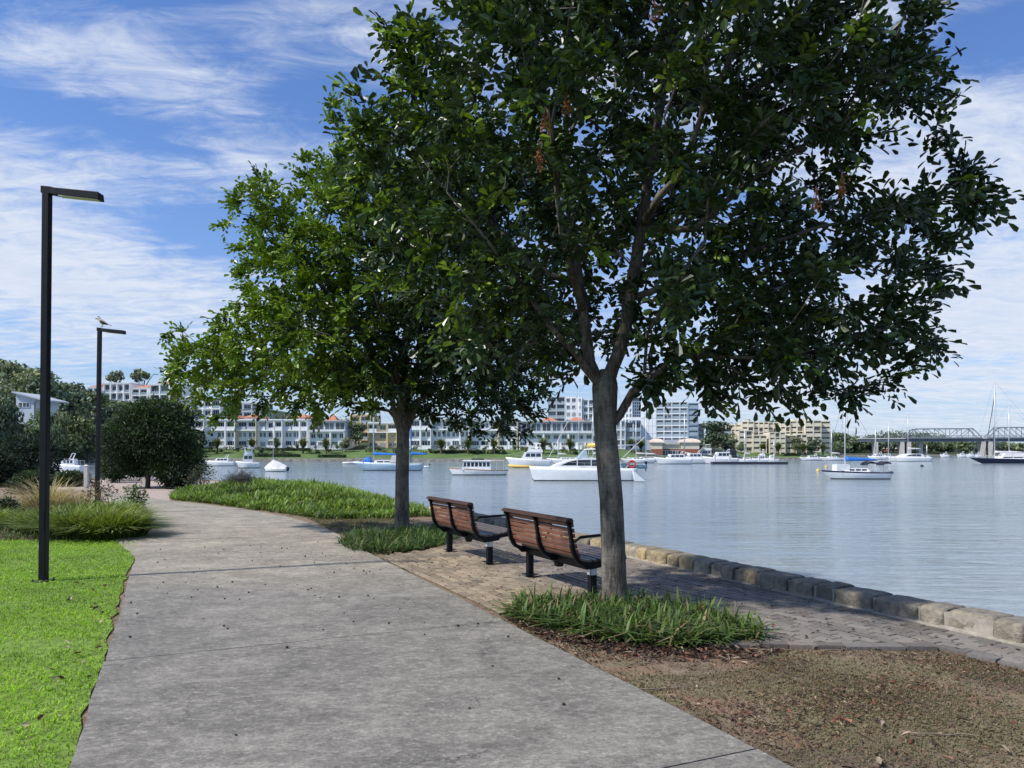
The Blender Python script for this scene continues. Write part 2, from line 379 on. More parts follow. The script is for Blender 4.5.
# ------------------------------------------------------------------ camera, sun, sky
cam = bpy.data.cameras.new('camera'); co = bpy.data.objects.new('camera', cam); C.objects.link(co)
co.location = (0, 0, EYE); co.rotation_euler = (R(90), 0, 0)
cam.sensor_width = 36; cam.lens = F/1024*36; cam.shift_y = 66/1024.0
cam.clip_start = .05; cam.clip_end = 20000
SC.camera = co
TOSUN = Vector((-.85, -.35, 1.05)).normalized()
sl = bpy.data.lights.new('sun', 'SUN'); sl.energy = 4.9; sl.angle = R(1.8); sl.color = (1, .95, .87)
so = bpy.data.objects.new('sun', sl); C.objects.link(so); so.location = (-20, -10, 40)
so.rotation_euler = TOSUN.to_track_quat('Z', 'Y').to_euler()
def world():
    w = bpy.data.worlds.new('World'); SC.world = w; w.use_nodes = True
    nt = w.node_tree; bg = nt.nodes['Background']
    sky = node(nt, 'ShaderNodeTexSky', sky_type='NISHITA'); sky.sun_disc = False
    sky.sun_elevation = math.asin(TOSUN.z); sky.sun_rotation = math.atan2(TOSUN.x, TOSUN.y)
    sky.air_density = 1.0; sky.dust_density = .6; sky.ozone_density = 2.2
    tc = node(nt, 'ShaderNodeTexCoord'); sp = node(nt, 'ShaderNodeSeparateXYZ'); nt.links.new(tc.outputs['Generated'], sp.inputs[0])
    def mth(op, a, b=None, c=None):
        n = node(nt, 'ShaderNodeMath', operation=op)
        for i, v in enumerate((a, b, c)):
            if v is None: continue
            if hasattr(v, 'node'): nt.links.new(v, n.inputs[i])
            else: n.inputs[i].default_value = v
        return n.outputs[0]
    zc = mth('ADD', mth('MAXIMUM', sp.outputs['Z'], 0.0), .10)
    u = mth('DIVIDE', sp.outputs['X'], zc); v = mth('DIVIDE', sp.outputs['Y'], zc)
    cb = node(nt, 'ShaderNodeCombineXYZ'); nt.links.new(u, cb.inputs[0]); nt.links.new(v, cb.inputs[1])
    def layer(scale, rot, loc, nscale, det, rough, dist):
        mp = node(nt, 'ShaderNodeMapping'); setin(mp, Scale=scale, Rotation=(0,0,rot), Location=loc)
        nt.links.new(cb.outputs[0], mp.inputs['Vector'])
        return noise(nt, mp.outputs[0], nscale, det, rough, dist)
    big = layer((.55,.8,1), R(20), (3.1,1.7,0), 1.0, 4, .5, .5)
    wisp = layer((.62,2.3,1), R(-16), (1.3,5.2,0), 1.9, 10, .66, 1.0)
    fine = layer((2.2,3.4,1), R(-20), (7.3,2.2,0), 2.6, 9, .68, .8)
    az = mth('ARCTAN2', sp.outputs['X'], sp.outputs['Y']); el = mth('ARCSINE', sp.outputs['Z'])
    def patch(a, e, sa, se, amp):
        p = mth('MULTIPLY', mth('SUBTRACT', az, R(a)), 1/R(sa)); q = mth('MULTIPLY', mth('SUBTRACT', el, R(e)), 1/R(se))
        s = mth('ADD', mth('MULTIPLY', p, p), mth('MULTIPLY', q, q))
        return mth('MULTIPLY', mth('EXPONENT', mth('MULTIPLY', s, -1)), amp)
    dens = mth('ADD', mth('MULTIPLY', big, .42), mth('ADD', mth('MULTIPLY', wisp, .55), mth('MULTIPLY', fine, .42)))
    for a in ((-27, 24.5, 9, 2.6, .13), (-17.5, 19.8, 5.5, 2.0, .13), (-30, 10.5, 11, 4.5, .20), (-35, 17, 6, 2.5, .10), (-12, 28, 10, 3, .06),
              (33, 17, 11, 6, .22), (36, 9, 14, 3.5, .12), (20, 26, 9, 8, .12), (0, 20, 14, 12, .06), (30, 4.5, 22, 4.5, .16), (-36, 28, 6, 3, -.05), (-20, 15.0, 7, 2.0, -.22), (-31, 20.8, 10, 1.8, -.20), (-14, 23.5, 5, 2, -.2), (33, 24.5, 6, 1.8, -.22), (-33, 30, 6, 2.5, -.15)):
        dens = mth('ADD', dens, patch(*a))
    cl = node(nt, 'ShaderNodeMapRange', interpolation_type='SMOOTHSTEP'); setin(cl, From_Min=.60, From_Max=.95, To_Min=0.0, To_Max=.92)
    nt.links.new(dens, cl.inputs['Value'])
    haze = mth('MULTIPLY', mth('EXPONENT', mth('MULTIPLY', mth('MAXIMUM', sp.outputs['Z'], 0), -5.5)), .66)
    s2 = mixc(nt, 1.0, sky.outputs[0], (.56,.82,1.24), 'MULTIPLY')
    s3 = mixc(nt, haze, s2, (3.9,4.8,5.9))
    shade = mixc(nt, mth('MULTIPLY', fine, 1.0), (3.8,4.6,6.1), (6.9,7.1,7.5))
    s4 = mixc(nt, cl.outputs[0], s3, shade)
    nt.links.new(s4, bg.inputs['Color']); bg.inputs['Strength'].default_value = .135
world()
SC.view_settings.view_transform = 'Standard'; SC.view_settings.look = 'None'; SC.view_settings.exposure = 0
SC.cycles.max_bounces = 6; SC.cycles.transparent_max_bounces = 8; SC.cycles.caustics_reflective = False; SC.cycles.caustics_refractive = False
SC.cycles.use_denoising = True


# ------------------------------------------------------------------ near ground
WALL_D = Vector((-.4305, .9026))                       # direction of the sea wall, away from us
def wallp(y): return (4.1-.477*(y-6.08), y)            # inner foot of the wall
shore = [wallp(-14), wallp(18.6), (-3.4, 23), (-5.6, 28.5), (-9.5, 34.5), (-14.5, 39.5), (-19, 42), (-27, 45), (-45, 49), (-90, 62)]
sea_off = .40
near_poly = [(p[0]+(sea_off if i < 2 else 0), p[1]) for i, p in enumerate(shore)]+[(-90, -25), (10, -25)]
g = sheet('ground', near_poly, 0.0, M['soil'], skirt=3.2)
wt = sheet('water', [(-6000,-3000),(6000,-3000),(6000,9000),(-6000,9000)], WZ, M['water'])
PLx = lambda y: -2.2-.4545*(y-3.82)                    # path edges on the straight
PRx = lambda y: 1.37-.455*(y-3.82)
def path_mesh():
    edges = [(-6, PLx(-6)-.04, PRx(-6))]
    L = []; Rr = []
    ys = [-6, -2.6, .9, 4.05, 7.2]
    sl = -.4545
    def row(t):       # perpendicular joint through the path at distance t along the right edge
        pr = Vector((PRx(t), t)); n = Vector((-.911, -.4145))
        return pr, pr+n*3.235
    rows = [row(t) for t in (-6, -2.6, .85, 4.0, 7.0, 9.6, 12.6)]
    far = [((-3.1,13.9), (-6.95,13.3)), ((-4.15,16), (-8.1,15.8)), ((-5.35,18), (-9.3,18)), ((-7.1,20.2), (-10.5,20)), ((-8.9,22), (-11.9,22.5)), ((-11.2,24.2), (-13.2,25.2)), ((-13.4,26.6), (-15.6,28.2)), ((-16,29.6), (-18.6,31.6))]
    rows += [(Vector(a), Vector(b)) for a, b in far]
    mb = MB(); joints = {1,2,3,4,5,6,8,10,12,14}
    for i in range(len(rows)-1):
        (r0, l0), (r1, l1) = rows[i], rows[i+1]
        g0 = .004 if i in joints else 0; g1 = .004 if i+1 in joints else 0
        d0 = (r1-r0).normalized(); d1 = (l1-l0).normalized()
        jog = .02 if i < 4 else 0
        nl = (l0-r0).normalized()*jog
        a, b, c, d = r0+d0*g0, r1-d0*g1, l1-d1*g1+nl, l0+d1*g0+nl
        # subdivide the edges a little so that they are not ruler-straight
        z = .028+random.uniform(-.002,.002)
        n = 10
        rt = [a.lerp(b, k/n)+Vector((random.uniform(-.007,.007), 0)) for k in range(n+1)]
        lf = [d.lerp(c, k/n)+Vector((random.uniform(-.012,.012), 0)) for k in range(n+1)]
        vs = [(p.x, p.y, z) for p in rt]+[(p.x, p.y, z) for p in lf]+[(p.x, p.y, -.06) for p in rt]+[(p.x, p.y, -.06) for p in lf]
        m = n+1; fs = []
        for k in range(n):
            fs += [(k, k+1, m+k+1, m+k), (k+1, k, 2*m+k, 2*m+k+1), (m+k, m+k+1, 3*m+k+1, 3*m+k)]
        fs += [(0, m, 3*m, 2*m), (n, 2*m+n, 3*m+n, m+n)]
        mb.add(vs, fs)
    o = mb.build('path', M['path']); return tag(o, kind='structure')
path_mesh()
lawn_poly = [(PLx(y)-random.uniform(0,.07), y) for y in np.arange(-6, 13.4, .22)]+[(-9.5,13.3), (-12,13.0), (-16,12.6), (-16,-6)]
sheet('lawn', lawn_poly, .012, M['lawnsoil'])
sheet('field', [(-16.02,-6),(-16.02,12.6),(-19,19),(-24,30),(-60,34),(-60,-6)], .010, M['lawnsoil'])
gravel_poly = [(-10.6,24.6), (-11.5,22.6), (-13.8,24.5), (-16,30), (-20,31), (-22,34), (-24,41.5), (-17.5,40.3), (-14.2,38.2), (-13,33), (-12.3,28.5), (-11.4,26.2)]
sheet('gravel', gravel_poly, .008, M['gravel'])

# lawn blades: dense near the camera, thinner further off
def near_view(q, m=.5):
    return np.abs(q[:,0]) < (q[:,1]*.70+m)
q = scatter(lawn_poly, 640000); q = q[(q[:,1] > 2.4) & near_view(q, 2.2)]
keep = RNG.uniform(size=len(q)) < np.clip(1.25-q[:,1]*.062, .3, 1); q = q[keep]
q = q[q[:,0] < PLx(q[:,1])-.005+RNG.normal(0,.035,len(q))+.04*pnoise(q[:,0], q[:,1], 6, 77)]
bare = pnoise(q[:,0], q[:,1], 2.2, 5) > .40
spot = (np.hypot((q[:,0]+3.9)/.5, (q[:,1]-6.15)/.22) < 1+RNG.normal(0,.25,len(q)))
q = q[~spot | (RNG.uniform(size=len(q)) < .3)]
n = len(q); patch = pnoise(q[:,0], q[:,1], 1.6, 3)[:,None]; p2 = pnoise(q[:,0], q[:,1], 5, 8)[:,None]
gc = np.array([.32,.565,.018])*(1+.65*patch+.5*p2)+np.array([.06,.03,.01])*np.clip(p2,0,1)
gc *= RNG.uniform(.65,1.35,(n,1)); dry = RNG.uniform(size=n) < .03+.12*np.clip(p2[:,0]*2,0,1); gc[dry] = [.36,.31,.14]
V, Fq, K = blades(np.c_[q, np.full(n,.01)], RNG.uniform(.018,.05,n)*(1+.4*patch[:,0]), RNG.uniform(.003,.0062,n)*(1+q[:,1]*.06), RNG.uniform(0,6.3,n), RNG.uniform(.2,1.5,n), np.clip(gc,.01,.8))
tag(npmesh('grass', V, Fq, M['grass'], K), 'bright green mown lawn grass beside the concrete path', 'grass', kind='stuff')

# dry sparse grass and leaf litter on the bare ground by the paving
soil_poly = [(1.37,3.82), (2.2,2.2), (8,2.2), (5.2,3.5), (3.76,5.5), (3.40,6.05), (1.9,6.1), (.9,6.9), (-.1,7.45), (.2,6.3)]
q = scatter(soil_poly, 110000); q = q[(q[:,1] > 3.2) & near_view(q, .4) & (q[:,0] > PRx(q[:,1])+.02)]
dn = pnoise(q[:,0], q[:,1], 2.4, 21)*1.2+RNG.normal(0,.35,len(q))+np.where(np.hypot(q[:,0]-1.2, q[:,1]-6.3) < .9, -.7, 0); q = q[dn > .06]
n = len(q); gc = np.where(RNG.uniform(size=(n,1)) < .68, np.array([[.30,.23,.13]]), np.array([[.16,.17,.06]]))*RNG.uniform(.5,1.3,(n,1))
V, Fq, K = blades(np.c_[q, np.zeros(n)], RNG.uniform(.01,.032,n), RNG.uniform(.004,.008,n), RNG.uniform(0,6.3,n), RNG.uniform(.6,1.9,n), gc)
tag(npmesh('dry_grass', V, Fq, M['grass'], K), 'thin dry grass on the bare earth in front of the brick paving', 'grass', kind='stuff')
q = scatter(soil_poly, 20000); q = q[(q[:,1] > 3.0) & near_view(q, .4) & (q[:,0] > PRx(q[:,1])+.03)]
w = .06+1.5*np.clip(pnoise(q[:,0], q[:,1], 2.2, 33)+pnoise(q[:,0], q[:,1], 7, 34)*.7-.05,0,1)+1.0*(np.hypot((q[:,0]-.75)/1.1, (q[:,1]-6.35)/.7) < 1); q = q[RNG.uniform(size=len(q)) < w]
e = scatter([(PRx(4),4),(PRx(4)+.35,4),(PRx(8)+.3,8),(PRx(8),8)], 260); mu = scatter([(-.1,7.25),(.3,6.4),(.9,5.9),(1.5,5.8),(1.9,6.0),(1.2,6.15),(.7,6.4),(.3,6.75)], 2600); q = np.concatenate([q, e, mu]); n = len(q)
pal = np.array([[.16,.075,.045],[.24,.05,.035],[.10,.065,.045],[.30,.21,.13],[.07,.05,.04],[.40,.33,.24]]); gc = pal[RNG.choice(6, n, p=[.32,.05,.27,.14,.19,.03])]*RNG.uniform(.6,1.25,(n,1)); gc[-2600:] *= .62
th = RNG.uniform(0,6.3,n); D = np.c_[np.cos(th), np.sin(th), RNG.normal(0,.25,n)]; N = np.c_[RNG.normal(0,.4,n), RNG.normal(0,.4,n), np.ones(n)]
V, Fq, K = leaves(np.c_[q, RNG.uniform(.006,.022,n)], D, N, RNG.uniform(.010,.042,n), RNG.uniform(.006,.018,n), gc, .3)
tag(npmesh('leaf_litter', V, Fq, M['litter'], K), 'brown and reddish fallen leaves over the bare earth', 'fallen leaves', kind='stuff')
# bark chips, bigger leaves and straw in drifts
c1 = scatter([(-.1,7.3),(.3,6.4),(.95,5.75),(1.7,5.7),(2.3,6.05),(1.3,6.2),(.7,6.45),(.3,6.8)], 420); c2 = scatter(soil_poly, 420); c2 = c2[(pnoise(c2[:,0], c2[:,1], 1.7, 91) > .05) & (c2[:,0] > PRx(c2[:,1])+.02)]
q = np.concatenate([c1, c2]); n = len(q); th = RNG.uniform(0,6.3,n); D = np.c_[np.cos(th), np.sin(th), RNG.normal(0,.2,n)]; N = np.c_[RNG.normal(0,.4,n), RNG.normal(0,.4,n), np.ones(n)]
pc = np.array([[.12,.075,.05],[.22,.15,.10],[.34,.27,.19],[.06,.045,.035],[.26,.12,.08]])
V, Fq, K = leaves(np.c_[q, RNG.uniform(.012,.03,n)], D, N, RNG.uniform(.035,.095,n), RNG.uniform(.010,.035,n), pc[RNG.choice(5, n)]*RNG.uniform(.6,1.2,(n,1)), .25)
tag(npmesh('bark_litter', V, Fq, M['litter'], K), 'bark chips and curled dead leaves drifted below the strappy ground cover', 'leaf litter', kind='stuff')
# loose clods of earth
q = scatter(soil_poly, 2600); q = q[(q[:,1] > 3.0) & near_view(q, .4) & (q[:,0] > PRx(q[:,1])-.02)]; mb = MB()
for x, y in q:
    r = random.uniform(.004,.011)*(2.0 if random.random() < .05 else 1); mb.ball((x, y, r*.4), (r*random.uniform(.8,1.4), r, r*.75), 5, 4)
tag(mb.build('soil_clods', M['soil']), 'small clods and crumbs of bare brown earth', 'soil', kind='stuff')
# seeds and crumbs dropped on the path and the lawn
q = scatter([(PLx(4),4),(PRx(4),4),(PRx(13),13),(PLx(13),13)], 90); mb = MB()
for x, y in q:
    r = random.uniform(.006,.014); mb.ball((x, y, .03+r*.6), (r, r*.8, r*.7), 6, 4)
tag(mb.build('fallen_seeds', pmat('dark_seed', (.03,.015,.015), .6, 0, .3, 30)), 'small dark seed pods scattered over the concrete path', 'seed pods', kind='stuff')
q = np.concatenate([scatter([(PLx(4)-.5,4),(PLx(4)-.03,4),(PLx(9)-.03,9),(PLx(9)-.6,9)], 30), scatter([(-5,5),(-3.4,5),(-5,8.5),(-6.5,8.5)], 12)]); n = len(q)
th = RNG.uniform(0,6.3,n); D = np.c_[np.cos(th), np.sin(th), RNG.normal(0,.25,n)]; N = np.c_[RNG.normal(0,.5,n), RNG.normal(0,.5,n), np.ones(n)]
V, Fq, K = leaves(np.c_[q, np.full(n,.045)], D, N, RNG.uniform(.03,.08,n), RNG.uniform(.02,.035,n), np.where(RNG.uniform(size=(n,1)) < .5, np.array([[.42,.36,.24]]), np.array([[.10,.05,.03]])), .3)
tag(npmesh('fallen_leaves', V, Fq, M['litter'], K), 'pale and brown dead leaves lying in the lawn by the path edge', 'fallen leaves', kind='stuff')
for i, (px, py, rz, L, lab) in enumerate([(664,690,.25,.55,'longest bare twig lying across the brown earth'), (640,666,.55,.28,'short pale twig in the mulch below the strappy leaves'), (940,737,-.1,.4,'bent grey twig on the reddish earth farthest from the path'), (838,652,.3,.3,'small dark twig beside the brick edging')]):
    x, y = G(px, py); mb = MB(); pts = [(L*(k/5-.5), random.uniform(-.02,.02), .012+random.uniform(0,.012)) for k in range(6)]
    mb.tube(pts, [.006,.0055,.005,.0045,.004,.002], 6); mb.tube([pts[3], (pts[3][0]+.06, .06, .03)], [.004,.002], 5)
    o = mb.build('twig', M['twig']); o.location = (x, y, 0); o.rotation_euler = (0,0,rz); tag(o, lab, 'twig', 'twigs on the bare earth')

# ------------------------------------------------------------------ brick paving
pav_poly = [(3.41,6.12), (1.9,6.17), (.75,7.25), (-.12,7.42), (-.55,8.05), (-1.56,10.3), (-1.95,11.3), (-1.15,12.3), (-1.2,14.5), (-1.75,17.2), wallp(17.6), wallp(5.0), (4.12,5.0)]
def paving():
    u = WALL_D; v = Vector((-u.y, -u.x*-1)); v = Vector((-u.y, u.x)); o = Vector(wallp(5.0))
    if v.x > 0: v = -v
    bl, bw, gap = .225, .108, .009
    V = []; Fq = []; K = []
    rows = int(4.6/bw)
    for j in range(rows):
        for i in range(-2, 60):
            cu = (i+.5+(.5 if j % 2 else 0))*bl; cv = .02+(j+.5)*bw
            c = o+u*cu+v*cv
            if not inpoly(np.array([c.x]), np.array([c.y]), pav_poly)[0]: continue
            if c.y > 7.3 and c.x < PRx(c.y)+.06: continue
            z = .030+random.gauss(0,.0016)-.006*max(0, min(1, (c.x-PRx(c.y))/-1+.5)); tx, ty = random.gauss(0,.007), random.gauss(0,.007)
            hu, hv = (bl-gap)/2, (bw-gap)/2; b = .008
            ang = random.gauss(0,.012); uu = Vector((u.x*math.cos(ang)-u.y*math.sin(ang), u.x*math.sin(ang)+u.y*math.cos(ang))); vv = Vector((-uu.y, uu.x))
            base = len(V)
            for (a, s) in ((1,-.05), (1, -.0), (0, 0)):
                k = 0 if a else b
                for su, sv in ((-1,-1),(1,-1),(1,1),(-1,1)):
                    p = c+uu*(su*(hu-k))+vv*(sv*(hv-k))
                    zz = z+su*tx*hu+sv*ty*hv+(s if a and s else (0 if not a else -.006))
                    V.append((p.x, p.y, zz))
            for r in (0, 4):
                for k in range(4):
                    n = (k+1) % 4; Fq.append((base+r+k, base+r+n, base+r+4+n, base+r+4+k))
            Fq.append((base+8, base+9, base+10, base+11))
            # near the path: sandy, worn; towards the wall and the front: grey-violet
            dpath = (c.x-PRx(c.y)); t = max(0, min(1, (dpath-1.15)/1.1))
            t = max(0, min(1, t+.5*pnoise(c.x, c.y, 1.6, 4)))
            warm = Vector((.30,.235,.155)); grey = Vector((.19,.17,.148)); red = Vector((.24,.14,.105)); dk = Vector((.10,.085,.07))
            col = warm.lerp(grey, t)
            if random.random() < .10: col = col.lerp(red, .2)
            if pnoise(c.x, c.y, 3.2, 9) > .30: col = col.lerp(dk, .5)
            col = col*random.uniform(.72,1.22)
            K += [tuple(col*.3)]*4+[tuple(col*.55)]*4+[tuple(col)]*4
    # soldier course along the free edge at the front
    ed = [Vector((1.55,6.19)), Vector((3.41,6.08)), Vector((4.25,4.75))]
    for a, b2 in zip(ed, ed[1:]):
        L = (b2-a).length; d = (b2-a)/L; nn = Vector((d.y, -d.x)); k = 0.0
        while k < L-.1:
            w = random.uniform(.20,.25); p0 = a+d*k; p1 = a+d*min(L, k+w-.012); base = len(V)
            z = .034+random.gauss(0,.004); j0 = random.gauss(0,.008)
            for zz in (-.05, z):
                for p in (p0+nn*(.05+j0), p1+nn*(.05+j0), p1-nn*.06, p0-nn*.06): V.append((p.x, p.y, zz))
            Fq += [(base,base+1,base+5,base+4),(base+1,base+2,base+6,base+5),(base+2,base+3,base+7,base+6),(base+3,base,base+4,base+7),(base+4,base+5,base+6,base+7)]
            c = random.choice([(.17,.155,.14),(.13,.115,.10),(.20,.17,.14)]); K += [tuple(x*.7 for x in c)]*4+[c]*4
            k += w
    return npmesh('brick_paving', V, Fq, M['brick'], np.array(K))
tag(paving(), kind='structure')
sheet('paving_bed', [(p[0], p[1]) for p in pav_poly], .004, M['soil'])
# sand, crumbs and leaves on the bricks
q = scatter(pav_poly, 900); q = q[q[:,1] < 15]; n = len(q); th = RNG.uniform(0,6.3,n); D = np.c_[np.cos(th), np.sin(th), RNG.normal(0,.2,n)]; N = np.c_[RNG.normal(0,.3,n), RNG.normal(0,.3,n), np.ones(n)]
V, Fq, K = leaves(np.c_[q, np.full(n,.036)], D, N, RNG.uniform(.015,.05,n), RNG.uniform(.01,.022,n), pal[RNG.choice(6, n)]*.7, .3)
tag(npmesh('paving_litter', V, Fq, M['litter'], K), 'tiny dead leaves and crumbs scattered on the brick paving', 'fallen leaves', kind='stuff')

# ------------------------------------------------------------------ sea wall of sandstone blocks
def sea_wall():
    root = thing('sea_wall', 'low wall of lichen-stained sandstone blocks along the water edge', 'wall', (*wallp(8), 0))
    u = WALL_D; w = Vector((u.y, -u.x)); o = Vector(wallp(8)); V = []; Fq = []; K = []
    s = -7.5; end = 12.0
    while s < end:
        L = random.choice([.22,.27,.32,.36,.42,.48,.25]); hgt = .198+random.gauss(0,.006); off = random.gauss(0,.010)
        nx, nz, ny = 12, 6, 6; base = len(V); seed = random.randint(0, 9999)
        tone = random.choice([(.34,.27,.17),(.36,.285,.17),(.27,.235,.18),(.33,.29,.22),(.36,.28,.15),(.25,.22,.165)])
        lich = random.choice([0,.1,.2,.4,.6,.75]) if s < 1 else random.choice([0,0,.1,.3])
        prof = [(0, z/nz) for z in range(nz+1)]+[(k/ny, 1) for k in range(1, ny+1)]+[(1, 1-z/3) for z in range(1, 4)]
        m = len(prof)
        for i in range(nx+1):
            for (py, pz) in prof:
                x = s+.007+(L-.014)*i/nx; y = .36*py+off; z = -.03+(hgt+.03)*pz
                e = min(i/nx, 1-i/nx)*L; ez = (1-pz)*hgt if py == 0 else min(py, 1-py)*.36
                rnd = .026*math.exp(-e/.014)+.018*math.exp(-ez/.02)
                nn = .5*pnoise(x*1.0, z*1.6+py, 9, seed)+.35*pnoise(x, z*1.4+py*.6, 24, seed+1)
                d = nn*.034
                yy = y+(rnd-d if py == 0 else (-(rnd-d)*.5 if py == 1 else 0)); zz = z-(rnd*.8-d*.5 if py > 0 or pz == 1 else 0)
                p = o+u*x+w*yy
                V.append((p.x-o.x, p.y-o.y, zz))
                c = Vector(tone)*(1+.35*nn)
                lk = lich*max(0, min(1, 1.6*pnoise(x, z*2+py, 7, seed+2)+.85))*(.95 if py == 0 else .8)
                c = c.lerp(Vector((.030,.028,.022)), max(0, min(.93, lk)))
                if py > 0: c = c.lerp(Vector((.17,.155,.13)), .55)
                if e < .010: c = c.lerp(Vector((.05,.043,.034)), .8)
                if pz < .10 and py == 0: c = c.lerp(Vector((.34,.30,.235)), .6)
                K.append(tuple(c))
        for i in range(nx):
            for k in range(m-1): a = base+i*m+k; Fq.append((a, a+m, a+m+1, a+1))
        s += L
    npmesh('block_course', V, Fq, M['sandstone'], np.array(K), root, True)
    mb = MB()
    def P(s, y, z): p = u*s+w*y; return (p.x, p.y, z)
    a, b = -7.4, 11.9
    mb.hexa([P(a,.035,-3),P(b,.035,-3),P(b,.33,-3),P(a,.33,-3)], [P(a,.035,.165),P(b,.035,.165),P(b,.33,.165),P(a,.33,.165)])
    mb.hexa([P(a,-.035,-.05),P(b,-.035,-.05),P(b,.03,-.05),P(a,.03,-.05)], [P(a,-.03,.037),P(b,-.03,.037),P(b,.03,.05),P(a,.03,.05)])
    mb.build('mortar_bed', M['mortar'], root)
sea_wall()

# ------------------------------------------------------------------ ground cover and tufts
def tuft_mesh(poly, n, hmin, hmax, wmin, wmax, c0, c1, lean, z=0.0, rows=4, edge=True, seed=0, hfun=None):
    q = scatter(poly, n); t = pnoise(q[:,0], q[:,1], 2.5, seed)[:,None]*.5+.5
    gc = np.array(c0)*(1-t)+np.array(c1)*t; gc = gc*RNG.uniform(.55,1.35,(n,1))
    dr = RNG.uniform(size=n) < .10; gc[dr] = np.array([.30,.24,.12])*RNG.uniform(.6,1.1,(dr.sum(),1))
    L = RNG.uniform(hmin, hmax, n)*(1+.35*pnoise(q[:,0], q[:,1], 4, seed+1))
    zz = np.full(n, z)
    if hfun is not None: zz = hfun(q[:,0], q[:,1]); 
    return blades(np.c_[q, zz], L, RNG.uniform(wmin, wmax, n), RNG.uniform(0,6.3,n), RNG.uniform(lean[0], lean[1], n), np.clip(gc,.005,.7), rows)
bed1 = [(-.06,7.32), (.32,6.72), (.75,6.30), (1.28,6.06), (1.72,6.14), (2.08,6.32), (2.2,6.62), (2.05,6.95), (1.6,7.55), (1.15,7.9), (.6,7.75), (.1,7.72)]
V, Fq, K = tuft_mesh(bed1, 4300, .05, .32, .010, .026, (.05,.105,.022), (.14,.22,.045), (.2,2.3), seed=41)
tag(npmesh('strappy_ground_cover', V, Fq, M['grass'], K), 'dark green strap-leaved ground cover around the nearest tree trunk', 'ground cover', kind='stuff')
bed2 = [(-2.95,12.9), (-2.55,11.9), (-1.9,11.55), (-1.2,12.3), (-.95,13.6), (-1.25,14.9), (-2.2,15.2), (-2.8,14.3)]
V, Fq, K = tuft_mesh(bed2, 4600, .05, .30, .010, .022, (.05,.11,.025), (.14,.23,.045), (.2,2.2), seed=43)
tag(npmesh('strappy_ground_cover', V, Fq, M['grass'], K), 'low green strap-leaved ground cover around the farther tree trunk', 'ground cover', kind='stuff')
def mh(x, y):       # height of the planted bank on the point
    x = np.asarray(x, float); y = np.asarray(y, float); dm = np.full(x.shape, 9.0)
    for (ax, ay), (bx, by) in zip(bank, bank[1:]+bank[:1]):
        t = np.clip(((x-ax)*(bx-ax)+(y-ay)*(by-ay))/((bx-ax)**2+(by-ay)**2), 0, 1); dm = np.minimum(dm, np.hypot(x-ax-t*(bx-ax), y-ay-t*(by-ay)))
    return .30*np.exp(-((y-27.5)/7)**2)*np.clip(1+.4*pnoise(x, y, .5, 6), 0, 2)*np.clip(dm/1.6, 0, 1)**1.2
bank = [(-1.75,18.3), (-2.9,17.6), (-4.3,17.5), (-5.4,18.6), (-7.2,20.6), (-9.0,22.6), (-11.0,24.4), (-12.2,27.5), (-12.8,33), (-13.8,37.2), (-9.6,34.0), (-5.8,28.2), (-3.5,22.9)]
qb = scatter(bank, 52000); qb = qb[RNG.uniform(size=len(qb)) < np.clip(.62+.9*pnoise(qb[:,0], qb[:,1], 1.5, 61)+.5*pnoise(qb[:,0], qb[:,1], 4.5, 62), .10, 1)]
n = len(qb); t = np.clip(.5+.8*pnoise(qb[:,0], qb[:,1], 1.2, 63)+.5*pnoise(qb[:,0], qb[:,1], 4, 64), 0, 1)[:,None]
gc = (np.array([.10,.175,.03])*(1-t)+np.array([.23,.36,.05])*t)*RNG.uniform(.5,1.4,(n,1)); dr = RNG.uniform(size=n) < .06; gc[dr] = np.array([.36,.31,.15])
hh = RNG.uniform(.08,.30,n)*(1+.9*pnoise(qb[:,0], qb[:,1], 2.2, 65))
V, Fq, K = blades(np.c_[qb, mh(qb[:,0], qb[:,1])], np.clip(hh,.05,.5), RNG.uniform(.018,.050,n), RNG.uniform(0,6.3,n), RNG.uniform(.3,1.7,n), np.clip(gc,.01,.7), 3)
tag(npmesh('bank_grass', V, Fq, M['grass'], K), 'sunlit bright green low planting on the point beside the water', 'ground cover', kind='stuff')
bm_poly = bank
mb = MB()
for i in range(30):
    for j in range(28):
        x0, y0 = -14.5+i*.45, 17+j*.75
        pts = [(x0+a*.45, y0+b*.75) for a, b in ((0,0),(1,0),(1,1),(0,1))]
        if all(inpoly(np.array([p[0]]), np.array([p[1]]), bm_poly)[0] for p in pts):
            mb.add([(p[0], p[1], float(mh(np.array(p[0]), np.array(p[1])))*.9+.006) for p in pts], [(0,1,2,3)])
tag(mb.build('bank', M['scrub'], None), kind='structure')
# scruffy dry grass on the flat earth between bank, path and paving
fl = [(-3.0,15.5), (-2.0,17.3), (-2.9,17.6), (-4.9,18.0), (-3.9,15.8), (-2.9,13.6), (-2.0,11.4), (-2.6,12.2)]
V, Fq, K = tuft_mesh(fl, 7000, .02, .06, .006, .012, (.16,.14,.06), (.14,.17,.05), (.4,1.6), rows=3, seed=53)
tag(npmesh('dry_grass', V, Fq, M['grass'], K), 'short dry grass between the curving path and the farther tree', 'grass', kind='stuff')
wp = [(-1.45,9.9),(-1.2,9.9),(-1.6,10.9),(-1.95,11.2)]
V, Fq, K = tuft_mesh(wp, 500, .02, .05, .006, .012, (.10,.15,.03), (.16,.2,.05), (.4,1.6), rows=3, seed=54)
tag(npmesh('weeds', V, Fq, M['grass'], K), 'small weeds between the path edge and the sandy bricks', 'weeds', kind='stuff')

